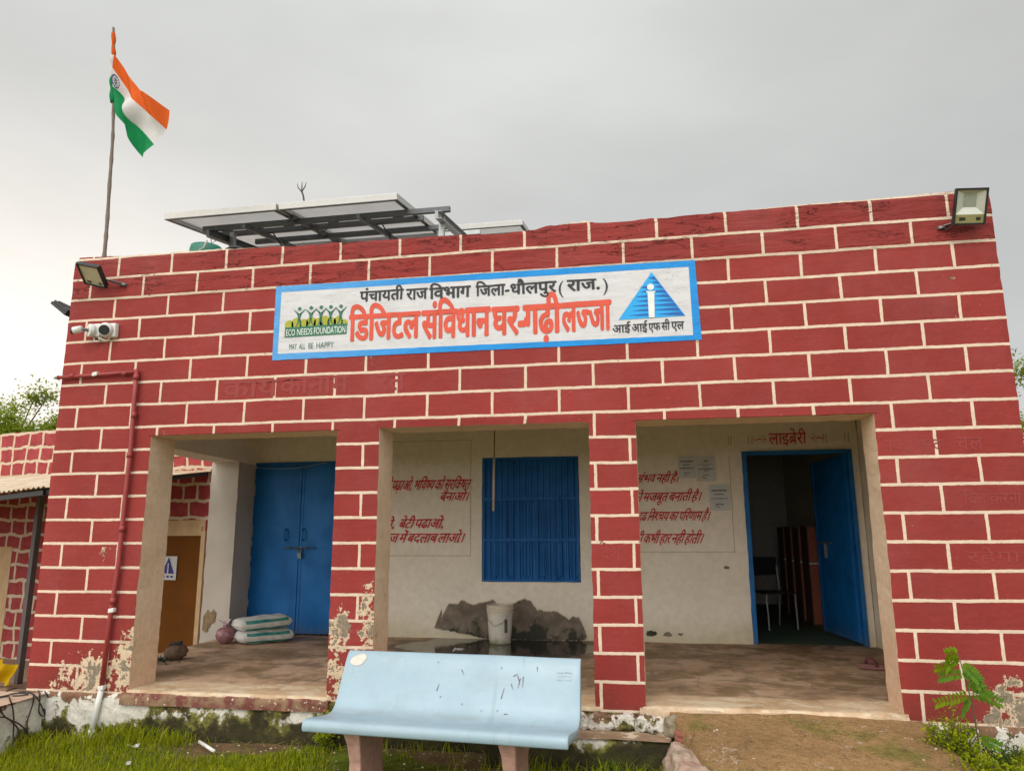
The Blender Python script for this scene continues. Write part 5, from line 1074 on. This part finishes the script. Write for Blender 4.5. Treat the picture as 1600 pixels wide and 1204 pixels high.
# low white platform on the left
plat = rough_front('white_platform', -2.6, -.012, -.75, -.022, .25, 3.4, M_PLAT, None, .016, .03); plat.rotation_euler = (0, 0, R(90))
tag(plat, 'low whitewashed masonry platform draped with black cables beside the hall corner', 'platform')
V, F = [], []
for j in range(31):
    for i in range(60): x = -2.6+2.58*i/59; y = .232+3.3*(j/30)**1.5; V.append((x, y, -.016+mnoise.fractal((x*3, y*4, 1), 1, 2, 3)*.008*min(1, j/3)))
for j in range(30):
    for i in range(59): a = j*60+i; F.append((a, a+1, a+61, a+60))
MB().add(V, F).build('platform_top', plain('pinkish_worn_plaster', (.52, .37, .26), .9, var=.25, sc_=7, bump=.4, dist=.01), plat, smooth=True)
M_CAB = plain('black_rubber_cable', (.035, .026, .028), .6)
CABLES = [[(-0.469, -0.294, -0.008), (-0.451, -0.233, -0.008), (-0.423, -0.217, -0.008), (-0.235, -0.411, 0.023), (-0.235, -0.373, -0.045), (-0.235, -0.345, -0.143), (-0.235, -0.332, -0.253), (-0.235, -0.328, -0.292)],
[(-0.474, -0.098, -0.008), (-0.396, -0.065, -0.008), (-0.336, -0.076, -0.008), (-0.235, -0.174, -0.005), (-0.235, -0.168, -0.058), (-0.235, -0.192, -0.139), (-0.235, -0.207, -0.198), (-0.235, -0.193, -0.271), (-0.235, -0.169, -0.332)],
[(-0.482, -0.058, -0.008), (-0.438, -0.03, -0.008), (-0.362, -0.06, -0.008), (-0.235, -0.155, -0.009), (-0.235, -0.097, -0.073), (-0.235, -0.033, -0.174), (-0.235, -0.004, -0.261), (-0.235, 0.003, -0.343)],
[(-0.472, 0.006, -0.008), (-0.436, 0.054, -0.008), (-0.393, 0.04, -0.008), (-0.235, -0.114, 0.003), (-0.235, -0.101, -0.048), (-0.235, -0.098, -0.136), (-0.235, -0.065, -0.179), (-0.235, -0.031, -0.189), (-0.235, -0.025, -0.16), (-0.235, -0.045, -0.132)],
[(-0.489, 0.046, -0.008), (-0.451, 0.081, -0.008), (-0.375, 0.064, -0.008), (-0.235, -0.041, -0.012), (-0.235, -0.005, -0.068), (-0.235, -0.002, -0.125), (-0.235, -0.022, -0.177), (-0.235, -0.026, -0.224)],
[(-0.235, -0.532, -0.004), (-0.235, -0.483, -0.048), (-0.235, -0.431, -0.108), (-0.235, -0.346, -0.158), (-0.235, -0.281, -0.196), (-0.235, -0.223, -0.245), (-0.235, -0.184, -0.297)],
[(-0.235, -0.51, -0.091), (-0.235, -0.421, -0.115), (-0.235, -0.355, -0.164), (-0.235, -0.296, -0.223), (-0.235, -0.271, -0.29)],
[(-0.502, -0.28, -0.008), (-0.477, -0.186, -0.008), (-0.474, -0.098, -0.008), (-0.388, -0.084, -0.008), (-0.338, -0.125, -0.008), (-0.359, -0.168, -0.008), (-0.416, -0.189, -0.008)],
[(-0.62, -0.038, -0.008), (-0.639, 0.087, -0.008), (-0.55, 0.101, -0.008), (-0.443, 0.117, -0.008), (-0.374, 0.085, -0.008)],
]
cab = MB()
for pts in CABLES: cab.tube([tuple(catm([Vector(p) for p in pts], i/40)) for i in range(41)], .0055, 6)
tag(cab.build('cable_tangle', M_CAB, smooth=True), 'tangle of black cables draped over the edge of the white platform', 'cables')

def density(x, y):
    d_ = .74+.95*mnoise.noise((x*1.1, y*1.6, 3.3))
    if 4.75 < x < 6.6: return 0
    if x > 6.6: d_ -= .1
    d_ -= 1.1*max(0, 1-((x-1.55)/.62)**2-((y+.22)/.26)**2)         # bare soil below the first bay
    d_ -= 1.5*max(0, 1-((x-3.3)/1.0)**2-((y+.30)/.50)**2)
    if y > -.12: d_ -= .35
    return d_
r_ = random.Random(17); pb_ = MB()
def pebble(x, y, z, r0):
    k = [(math.cos(a), math.sin(a)) for a in (0, 1.2, 2.3, 3.4, 4.6, 5.5)]; q = [r0*r_.uniform(.6, 1.3) for _ in k]; h = r0*r_.uniform(.35, .8)
    pb_.add([(x+a*w_, y+b_*w_, z-r0*.2) for (a, b_), w_ in zip(k, q)]+[(x+a*w_*.55, y+b_*w_*.55, z+h) for (a, b_), w_ in zip(k, q)], [(i, (i+1) % 6, 6+(i+1) % 6, 6+i) for i in range(6)]+[tuple(range(6, 12))], r_.choice((0, 0, 1, 2)))
def ramp_z(x, y): return .035-.155*min(1, -y/1.0)-.20*max(0, (-y-1.0)/1.5)+mnoise.fractal((x*2, y*2, 0), 1, 2, 4)*.018-.012
for k in range(620):
    x, y = r_.uniform(5.05, 6.45), -.06-1.5*r_.random(); pebble(x, y, ramp_z(x, y), r_.choice((.004, .005, .006, .008, .012)))
for k in range(420):
    x, y = r_.uniform(-.15, 4.6), -.08-.55*r_.random()**1.4
    if density(x, y) < .45 or r_.random() < .2: pebble(x, y, gz(x, y), r_.choice((.004, .006, .008, .013)))
PEB = (pb_, [plain('tan_pebble', (.34, .24, .15), .95, var=.3, sc_=50), plain('pale_lime_chip', (.58, .50, .40), .95, var=.2, sc_=50), plain('dark_pebble', (.14, .10, .065), .95, var=.3, sc_=50)])
tag(pb_.build('gravel', PEB[1]), 'scattered pebbles and lime chips on the ramp and soil', 'gravel', kind='stuff')

# ---------------------------------------------------------------- neighbour hut
nb_o = Vector((-3.91988, 3.76776, -.449)); NA = R(-13)
hut = empty('neighbour_hut', nb_o, NA, 'low outbuilding with red painted stone blocks, tin canopy and brown door behind the hall', 'building')
def stone_mat():
    b_ = NB('painted_stone_blocks'); x, y, z = b_.xyz(b_.vm('ADD', b_.co, b_.vm('SCALE', b_.vm('SUBTRACT', b_.noise(3.2, 3, out='Color'), (.5,)*3), .13)))
    hrow = .215; row = b_.m('FLOOR', b_.m('DIVIDE', z, hrow)); sh_ = b_.m('MULTIPLY', b_.white(b_.comb(row, 3.0, 1.0)), 5.0)
    wv = b_.m('ADD', .24, b_.m('MULTIPLY', b_.white(b_.comb(row, 9.0, 4.0)), .12)); u = b_.m('DIVIDE', b_.m('ADD', x, b_.m('ADD', sh_, 20.0)), wv)
    fx = b_.m('MULTIPLY', b_.m('ABSOLUTE', b_.m('SUBTRACT', b_.m('FRACT', u), .5)), wv); fx = b_.m('SUBTRACT', b_.m('MULTIPLY', wv, .5), fx)
    fz = b_.m('SUBTRACT', hrow/2, b_.m('ABSOLUTE', b_.m('SUBTRACT', b_.m('MODULO', b_.m('ADD', z, hrow*20), hrow), hrow/2)))
    ln = b_.ss(b_.m('MINIMUM', fx, fz), .026, .018)
    rd = b_.scale((.31, .047, .050), b_.lin(b_.noise(9, 5), .3, .7, .8, 1.2)); c_ = b_.mix(ln, rd, b_.scale((.58, .45, .33), b_.lin(b_.noise(12, 4), .3, .7, .85, 1.1)))
    b_.bump(b_.m('ADD', b_.m('MULTIPLY', ln, -.8), b_.noise(12, 5)), .7, .02); return b_.done(c_, .8, spec=.2)
M_STONE = stone_mat()
M_OCH = plain('ochre_cream_plaster', (.52, .36, .20), .85, var=.15, sc_=6); M_DOOR = NB('brown_door_paint')
n_ = M_DOOR.noise(2, 4); M_DOOR = M_DOOR.done(M_DOOR.scale((.15, .050, .004), M_DOOR.lin(n_, .3, .7, .85, 1.15)), .6, spec=.1)
# local x along the wall; hall side ends near local x = 3.12; door from 2.28 to 3.10
wall_with_holes('stone_wall', -6.0, 3.22, 0, 3.25, 0, .3, [(2.05, 3.11, -.1, 1.72)], [M_STONE, M_OCH, M_STONE], hut, .16, .004, None, 21)
hd = MB().box(2.0, 2.06, -.03, .1, 0, 1.76).box(3.10, 3.17, -.03, .1, 0, 1.76).box(2.06, 3.10, -.03, .1, 1.70, 1.82).build('door', M_OCH, hut, bevel=.004); MB().box(2.06, 3.10, .03, .06, .01, 1.70).box(2.10, 3.06, .022, .03, .80, .83).build('door_leaf', M_DOOR, hd)
nt_ = MB().box(2.40, 2.68, .012, .018, 1.14, 1.44).build('notice_sheet', M_PAP, hd); MB().add([(2.43, .009, 1.22), (2.65, .009, 1.22), (2.54, .009, 1.43)], [(0, 1, 2)]).box(2.45, 2.49, .008, .011, 1.17, 1.195).box(2.52, 2.56, .008, .011, 1.17, 1.195).box(2.59, 2.63, .008, .011, 1.17, 1.195).build('triangle_print', plain('indigo_print', (.03, .035, .22), .7), hd)
MB().add([(2.53, .005, 1.22), (2.55, .005, 1.22), (2.55, .005, 1.35), (2.53, .005, 1.35)], [(0, 1, 2, 3)]).build('letter_print', M_PAP, hd)
MB().add([(-1.6, -.006, 0), (-.56, -.006, 0), (-.56, -.006, 1.55), (-1.6, -.006, 1.55)], [(0, 1, 2, 3)]).build('plaster_door_surround', M_OCH, hut)
MB().add([(1.2, -.006, 1.76), (3.14, -.006, 1.76), (3.14, -.006, 1.90), (1.2, -.006, 1.90)], [(0, 1, 2, 3)]).build('lintel_band', M_OCH, hut)
# tin canopy: skewed corrugated sheet from the wall down to the eave
def tin_mat():
    b_ = NB('weathered_tin'); x, y, z = b_.xyz(); n_ = b_.noise(3, 6, .65, stretch=(3, .5, 1)); c_ = b_.mix(b_.ss(n_, .44, .62), (.70, .60, .45), (.55, .36, .19)); c_ = b_.mix(b_.ss(b_.noise(12, 5), .6, .7), c_, (.70, .66, .58)); return b_.done(c_, .6, .15)
V, F = [], []; nu = 420; nv_ = 6
for j in range(nv_+1):
    for i in range(nu+1):
        x = -6.0+9.18*i/nu; t_ = j/nv_; reach = 2.2  # reach drawn out past its fitted depth to put the wall below in shade
        zt_ = 2.592-.016*max(0, x+.5); ze = 2.108+max(0, (x-1.5))*.06; V.append((x, -reach*t_-.004, zt_+(ze-zt_)*t_+.013*math.sin(2*math.pi*x/.076)))
for j in range(nv_):
    for i in range(nu): a = j*(nu+1)+i; F.append((a, a+1, a+nu+2, a+nu+1))
MB().add(V, F).build('tin_canopy', tin_mat(), hut, smooth=True)
MB().bar((-6, -2.14, 2.062), (1.5, -2.14, 2.062), .05, .05).bar((1.5, -2.14, 2.062), (3.08, -2.14, 2.15), .05, .05).bar((-6, -1.12, 2.29), (3.08, -1.12, 2.27), .04, .04).bar((3.12, -.03, 2.49), (3.12, -2.14, 2.155), .05, .05).build('eave_beam', M_BLACK, hut)
inv = Matrix.Rotation(-NA, 4, 'Z') @ Matrix.Translation(-nb_o)
pb = inv @ Vector((-2.652, 2.297, -.449))
MB().bar((pb.x, pb.y, -.02), (pb.x+.02, pb.y, 2.255), .065, .065, (0, 1, 0)).build('canopy_post', plain('dark_steel_post', (.10, .08, .08), .6), hut)
MB().box(-6.0, 3.15, -2.5, -.008, -.06, .0).build('veranda_floor', plain('dusty_brown_floor', (.30, .20, .13), .95, var=.25, sc_=8), hut)
MB().box(-6.0, 3.1, .3, 5.0, 0, 3.0).build('rear_block', M_STONE, hut)
MB().box(2.36, 2.62, -.012, -.004, 2.74, 2.80).build('plaster_blob', M_OCH, hut)
V, F = [], []
for j in range(15):
    for i in range(19): u, v = i/18, j/14; V.append((.30*u-.15+.02*math.sin(v*5), .05*math.sin(u*9+v*3)-.03*v, .235*(1-v)*(1-.10*u)+.02*math.sin(u*6)))
for j in range(14):
    for i in range(18): a = j*19+i; F.append((a, a+1, a+20, a+19))
cy = MB().add(V, F).build('yellow_cloth', cloth((.72, .48, .008), 'yellow_cloth_weave'), smooth=True); cy.location = (-2.62, 2.05, -.39); tag(cy, 'bright yellow cloth heaped by the dark canopy post of the outbuilding', 'cloth')

# ---------------------------------------------------------------- grass, litter and plants
def leaf_mat(name, c1, c2, tr=.35, rough=.5):
    b_ = NB(name); gi = b_.new('ShaderNodeNewGeometry').outputs['Random Per Island']; c_ = b_.mix(gi, c1, c2); b_.done(c_, rough, spec=.12)
    t_ = b_.new('ShaderNodeBsdfTranslucent'); b_.put(t_.inputs[0], b_.mix(.5, c_, (.30, .40, .03))); mx = b_.new('ShaderNodeMixShader'); mx.inputs[0].default_value = tr
    b_.t.links.new(b_.p.outputs[0], mx.inputs[1]); b_.t.links.new(t_.outputs[0], mx.inputs[2]); b_.t.links.new(mx.outputs[0], b_.n['Material Output'].inputs[0]); return b_.mat
M_GRASS = leaf_mat('fresh_grass', (.18, .23, .003), (.42, .43, .014), .42); M_DRY = leaf_mat('dry_grass', (.30, .24, .09), (.22, .17, .06), .2)
r_ = random.Random(5)
def blade(mb, x, y, z, h, wd_, lean, az_, mi=0):
    dx, dy = math.cos(az_), math.sin(az_); px, py = -dy*wd_/2, dx*wd_/2; k = len(mb.v)
    mb.v += [(x-px, y-py, z-.01), (x+px, y+py, z-.01), (x-px*.8+dx*lean*.3*h, y-py*.8+dy*lean*.3*h, z+h*.55), (x+px*.8+dx*lean*.3*h, y+py*.8+dy*lean*.3*h, z+h*.55), (x+dx*lean*h, y+dy*lean*h, z+h)]
    mb.f += [(k, k+1, k+3, k+2), (k+2, k+3, k+4)]; mb.m += [mi, mi]
r_ = random.Random(5); gb = MB(); cnt = 0
while cnt < 62000:
    x = r_.uniform(-.23, 8.2); y = -3.4+3.42*r_.random()**.42
    if x < -.225: continue
    if y > -.30 and 3.5 < x < 4.85: continue
    if x > 7.2 and r_.random() < .4: continue
    if r_.random() > density(x, y): cnt += .3; continue
    h = r_.uniform(.020, .068)*(1.0+.5*mnoise.noise((x*2, y*2, 8))); blade(gb, x, y, gz(x, y), h, r_.uniform(.004, .008), r_.uniform(.1, .9), r_.uniform(0, 6.283), 1 if r_.random() < .07 else 0); cnt += 1
for (cx, cy_, n_, hh, sp) in ((.55, -.12, 420, .14, .16), (.95, -.10, 260, .12, .14), (-.15, -.30, 160, .12, .18), (.30, -.30, 200, .13, .12), (3.0, -.06, 60, .10, .25), (3.9, -.42, 260, .12, .3), (4.55, -.42, 200, .12, .2), (6.85, -.4, 420, .13, .22), (7.25, -.6, 300, .12, .25), (-.16, -.9, 200, .12, .1), (-.18, -.12, 160, .11, .06)):
    for k in range(n_):
        x, y = r_.gauss(cx, sp), r_.gauss(cy_, sp*.45)
        if y > -.035 and x > -.45: y = -.035-abs(y)*.3
        if x < -.225: x = -.222+r_.random()*.06
        blade(gb, x, y, gz(x, y), r_.uniform(.4, 1.15)*hh, r_.uniform(.005, .010), r_.uniform(.2, 1.1), r_.uniform(0, 6.283), 1 if r_.random() < .06 else 0)
for k in range(900):
    x, y = r_.uniform(-.2, 4.7), -.08-1.4*r_.random()**1.3
    if density(x, y) < .1 and r_.random() < .7: continue
    z = gz(x, y)+r_.uniform(.015, .05); a = r_.uniform(0, 6.283); L = r_.uniform(.012, .03); d_ = Vector((math.cos(a), math.sin(a), r_.uniform(-.2, .5)))*L; e_ = Vector((-math.sin(a), math.cos(a), 0))*L*.45; c_ = Vector((x, y, z))
    gb.add([c_, c_+d_*.5+e_, c_+d_, c_+d_*.5-e_], [(0, 1, 2, 3)], 2)
for k in range(260):
    x, y = r_.uniform(.2, 4.7), -.06-.8*r_.random()**1.5; a = r_.uniform(0, 3.14); L = r_.uniform(.03, .10); c_ = Vector((x, y, gz(x, y)+r_.uniform(.006, .05))); d_ = Vector((math.cos(a), math.sin(a), r_.uniform(-.15, .25)))*L/2
    gb.tube([c_-d_, c_+d_], .0018, 4, 1)
tag(gb.build('grass', [M_GRASS, M_DRY, leaf_mat('broad_weed_leaf', (.10, .19, .012), (.20, .27, .02), .4)]), 'bright green grass growing in front of the hall', 'grass', kind='stuff')
M_BARK = plain('brown_stem', (.10, .075, .045), .9)
def leaf(mb, c_, d_, L, W, upv=None, mi=0, fold=.15):
    d_ = Vector(d_).normalized(); s_ = d_.cross(Vector(upv or (0, 0, 1))); s_ = s_.normalized() if s_.length > 1e-4 else Vector((1, 0, 0)); n_ = s_.cross(d_); c_ = Vector(c_)
    mb.add([c_, c_+d_*L*.45+s_*W/2+n_*W*fold, c_+d_*L, c_+d_*L*.45-s_*W/2+n_*W*fold], [(0, 1, 2, 3)], mi)
def bush(label, loc, R_, H, n_, mt, seed, lsz=.03, group=None, name='shrub', cat='shrub'):
    r_ = random.Random(seed); root = empty(name, loc, 0, label, cat, group); st_ = MB(); lf_ = MB()
    for k in range(max(5, int(n_/55))):
        a = r_.uniform(0, 6.283); rad = R_*r_.random()**.6; tip = Vector((rad*math.cos(a), rad*math.sin(a)*.8, H*r_.uniform(.45, 1.0)*(1-.35*(rad/R_)**2))); mid = Vector((tip.x*.35, tip.y*.35, tip.z*.55)); P_ = [Vector((r_.gauss(0, .02), r_.gauss(0, .02), -.03)), mid, tip]
        st_.tube(P_, [.006, .004, .002], 5)
        for q in range(int(n_/max(5, int(n_/55)))):
            t_ = r_.uniform(.25, 1.0); p = P_[0].lerp(mid, t_*2) if t_ < .5 else mid.lerp(tip, t_*2-1); p = p+Vector((r_.gauss(0, .03), r_.gauss(0, .03), r_.gauss(0, .022)))
            leaf(lf_, p, (r_.gauss(0, 1), r_.gauss(0, 1), r_.gauss(.5, .6)), lsz*r_.uniform(.6, 1.3), lsz*.62*r_.uniform(.7, 1.2))
    st_.build('stem', M_BARK, root); lf_.build('foliage', mt, root); return root
M_YEL = leaf_mat('yellow_green_leaf', (.42, .44, .010), (.22, .30, .010), .42); M_MID = leaf_mat('mid_green_leaf', (.09, .20, .015), (.05, .12, .012), .4); M_DKL = leaf_mat('dull_green_leaf', (.04, .09, .018), (.07, .12, .02), .3)
bush('bright yellow-green shrub in front of the plinth under the feathery sapling', (6.55, -.40, gz(6.55, -.40)), .18, .46, 5000, M_YEL, 3, .026, 'shrubs by the ramp')
bush('lower yellowish shrub spreading over the grass at the edge of the ramp', (6.62, -.70, gz(6.62, -.7)), .24, .30, 4200, M_YEL, 4, .026, 'shrubs by the ramp')
bush('small dark green weed beside the stem of the sapling', (6.85, -.30, gz(6.85, -.3)), .15, .26, 420, M_DKL, 9, .030, None, 'weed', 'weed')
bush('small yellow-green weed growing behind the left end of the bench', (2.28, -.11, gz(2.28, -.11)), .15, .30, 420, M_YEL, 6, .030, None, 'weed', 'weed')
bush('small green weed at the plinth between bench and step', (4.42, -.36, gz(4.4, -.36)), .12, .12, 160, M_MID, 8, .024, None, 'weed', 'weed')
sp = empty('sapling', (6.71, -.34, gz(6.71, -.34)), 0, 'slender sapling with feathery compound leaves standing before the pier beside the library bay', 'sapling'); r_ = random.Random(2)
H = .74; SK = .75; stem = [(0, 0, -.03), (.006, 0, H*.3), (-.006, 0, H*.6), (-.035, 0, H*.85), (-.055, -.01, H)]; MB().tube(stem, [.006, .005, .004, .003, .002], 6).build('stem', M_BARK, sp)
M_SB, M_SD = leaf_mat('bright_sapling_leaf', (.26, .37, .010), (.19, .30, .010), .5), leaf_mat('deep_sapling_leaf', (.11, .26, .035), (.16, .30, .02), .45)
for (z, dx, dz, L, mt) in ((.985, -.02, .0, .10, 0), (.93, -.06, -.03, .12, 0), (.86, -.16, -.02, .17, 0), (.83, .08, -.08, .12, 1), (.78, .09, -.10, .12, 1), (.72, -.17, .0, .16, 1), (.66, .11, -.06, .14, 1), (.57, .18, -.03, .17, 1), (.55, -.26, -.03, .24, 0), (.53, -.09, -.06, .13, 1), (.30, -.11, -.0, .12, 1), (.26, .1, -.02, .12, 1), (.18, -.08, .02, .10, 1)):
    z *= SK; L *= .92; t_ = z/H; bx = catm([Vector(p) for p in stem], t_); d_ = Vector((dx, r_.uniform(-.08, .05), dz)).normalized(); lf_ = MB(); n_ = 9
    side = d_.cross(Vector((r_.uniform(-.4, .4), 1, r_.uniform(0, .5)))).normalized(); lf_.tube([bx, bx+d_*L*.5+Vector((0, 0, -.005)), bx+d_*L+Vector((0, 0, -.02))], .0018, 4)
    for k in range(1, n_+1):
        p = bx+d_*L*k/n_+Vector((0, 0, -.02*(k/n_)**2))
        for sg in (-1, 1): leaf(lf_, p, d_*r_.uniform(.4, .75)+side*sg+Vector((0, r_.uniform(-.35, .1), 0)), .056*(1-.35*abs(k/n_-.45))*r_.uniform(.8, 1.1), .023, (0, -1, .3))
    lf_.build('compound_leaf', M_SB if mt == 0 else M_SD, sp)
def litter(name, label, cat, pts, F, mt): return tag(MB().add(pts, F).build(name, mt), label, cat)
def scrap(x, y, s_, label, rz=0, group='scraps of litter on the grass'):
    V = [(x+s_*(u-.5)*math.cos(rz)-s_*.5*(v-.5)*math.sin(rz), y+s_*(u-.5)*math.sin(rz)+s_*.5*(v-.5)*math.cos(rz), gz(x, y)+.03+.25*s_*math.sin(u*5+v*3+x)*.5) for v in (0, .33, .66, 1) for u in (0, .33, .66, 1)]
    F = [(j*4+i, j*4+i+1, j*4+i+5, j*4+i+4) for j in range(3) for i in range(3)]; tag(MB().add(V, F).build('litter', plain('white_wrapper', (.68, .68, .68), .4), smooth=True), label, 'litter', group)
tag(MB().add([(2.64+.10*u+.02*math.sin(v*9+u*5), 2.22+.07*v, .036+.030*abs(math.sin(u*7+v*5))+.012*v) for v in (0, .3, .6, 1) for u in (0, .25, .5, .75, 1)], [(j*5+i, j*5+i+1, j*5+i+6, j*5+i+5) for j in range(3) for i in range(4)]).build('litter', plain('crumpled_white_plastic', (.62, .60, .62), .4), smooth=True), 'crumpled white plastic scrap lying in the puddle left of the bucket', 'litter')
scrap(.98, -.62, .07, 'small white scrap of wrapper lying in the middle of the grass', .6); scrap(.78, -.27, .09, 'crumpled clear wrapper in the grass below the first bay', .2); scrap(7.02, -.78, .17, 'crumpled white plastic wrapper lying near the yellow-green shrubs', -.15)
tag(MB().tube([(1.26, -.16, gz(1.26, -.16)+.05), (1.48, -.31, gz(1.48, -.31)+.03)], .013, 10).build('pipe_offcut', M_WHITEP, smooth=True), 'short offcut of white pipe lying on the bare soil under the first bay', 'pipe')

# ---------------------------------------------------------------- trees behind
M_LEAF = leaf_mat('tree_leaf', (.16, .23, .016), (.32, .37, .035), .5); M_TRUNK = plain('tree_bark', (.12, .09, .065), .95, var=.3, sc_=8)
def tree(label, x, y, h, cr, seed, n_=9000, lsz=.13, cz=.62):
    r_ = random.Random(seed); root = empty('tree', (x, y, -.5), 0, label, 'tree', 'trees behind the buildings'); tr = MB(); tp = h*.55; bend = r_.uniform(-.4, .4)
    tr.tube([(0, 0, 0), (bend*.3, 0, tp*.4), (bend, .1, tp)], [.20, .16, .10], 9); lf_ = MB(); cl_ = []
    for k in range(26):
        a = r_.uniform(0, 6.283); e_ = r_.uniform(-.5, 1.3); rad = cr*r_.random()**.45; p = Vector((rad*math.cos(a)*math.cos(e_*.6)+bend, rad*math.sin(a)*math.cos(e_*.6), h*cz+(h*(1-cz))*math.sin(e_)*r_.uniform(.4, 1.0)))
        b0 = Vector((bend*.8, .05, tp*r_.uniform(.6, 1.0))); tr.tube([b0, b0.lerp(p, .5)+Vector((0, 0, .1)), p], [.06, .035, .012], 6); cl_.append((p, r_.uniform(.35, .85)*cr*.36))
    for k in range(n_):
        p, rr_ = r_.choice(cl_); d_ = Vector((r_.gauss(0, 1), r_.gauss(0, 1), r_.gauss(0, .75))); d_ = d_.normalized()*rr_*abs(r_.gauss(.72, .36)); leaf(lf_, p+d_, (r_.gauss(0, 1), r_.gauss(0, 1), r_.gauss(-.2, .6)), lsz*r_.uniform(.6, 1.3), lsz*.5)
    tr.build('trunk', M_TRUNK, root); lf_.build('crown', M_LEAF, root)
tree('leafy tree rising highest at the left edge beyond the outbuilding', -15.9, 15.0, 6.9, 2.2, 1, 12000)
tree('rounded tree showing beside the hall corner beyond the outbuilding', -13.9, 14.0, 5.45, 1.8, 2, 12000)
tree('low bushy tree between the two taller trees on the left', -14.3, 12.4, 5.1, 1.7, 3, 12000)
tree('tree showing at the right edge beyond the hall corner', 15.3, 14.0, 5.9, 2.1, 5, 12000)
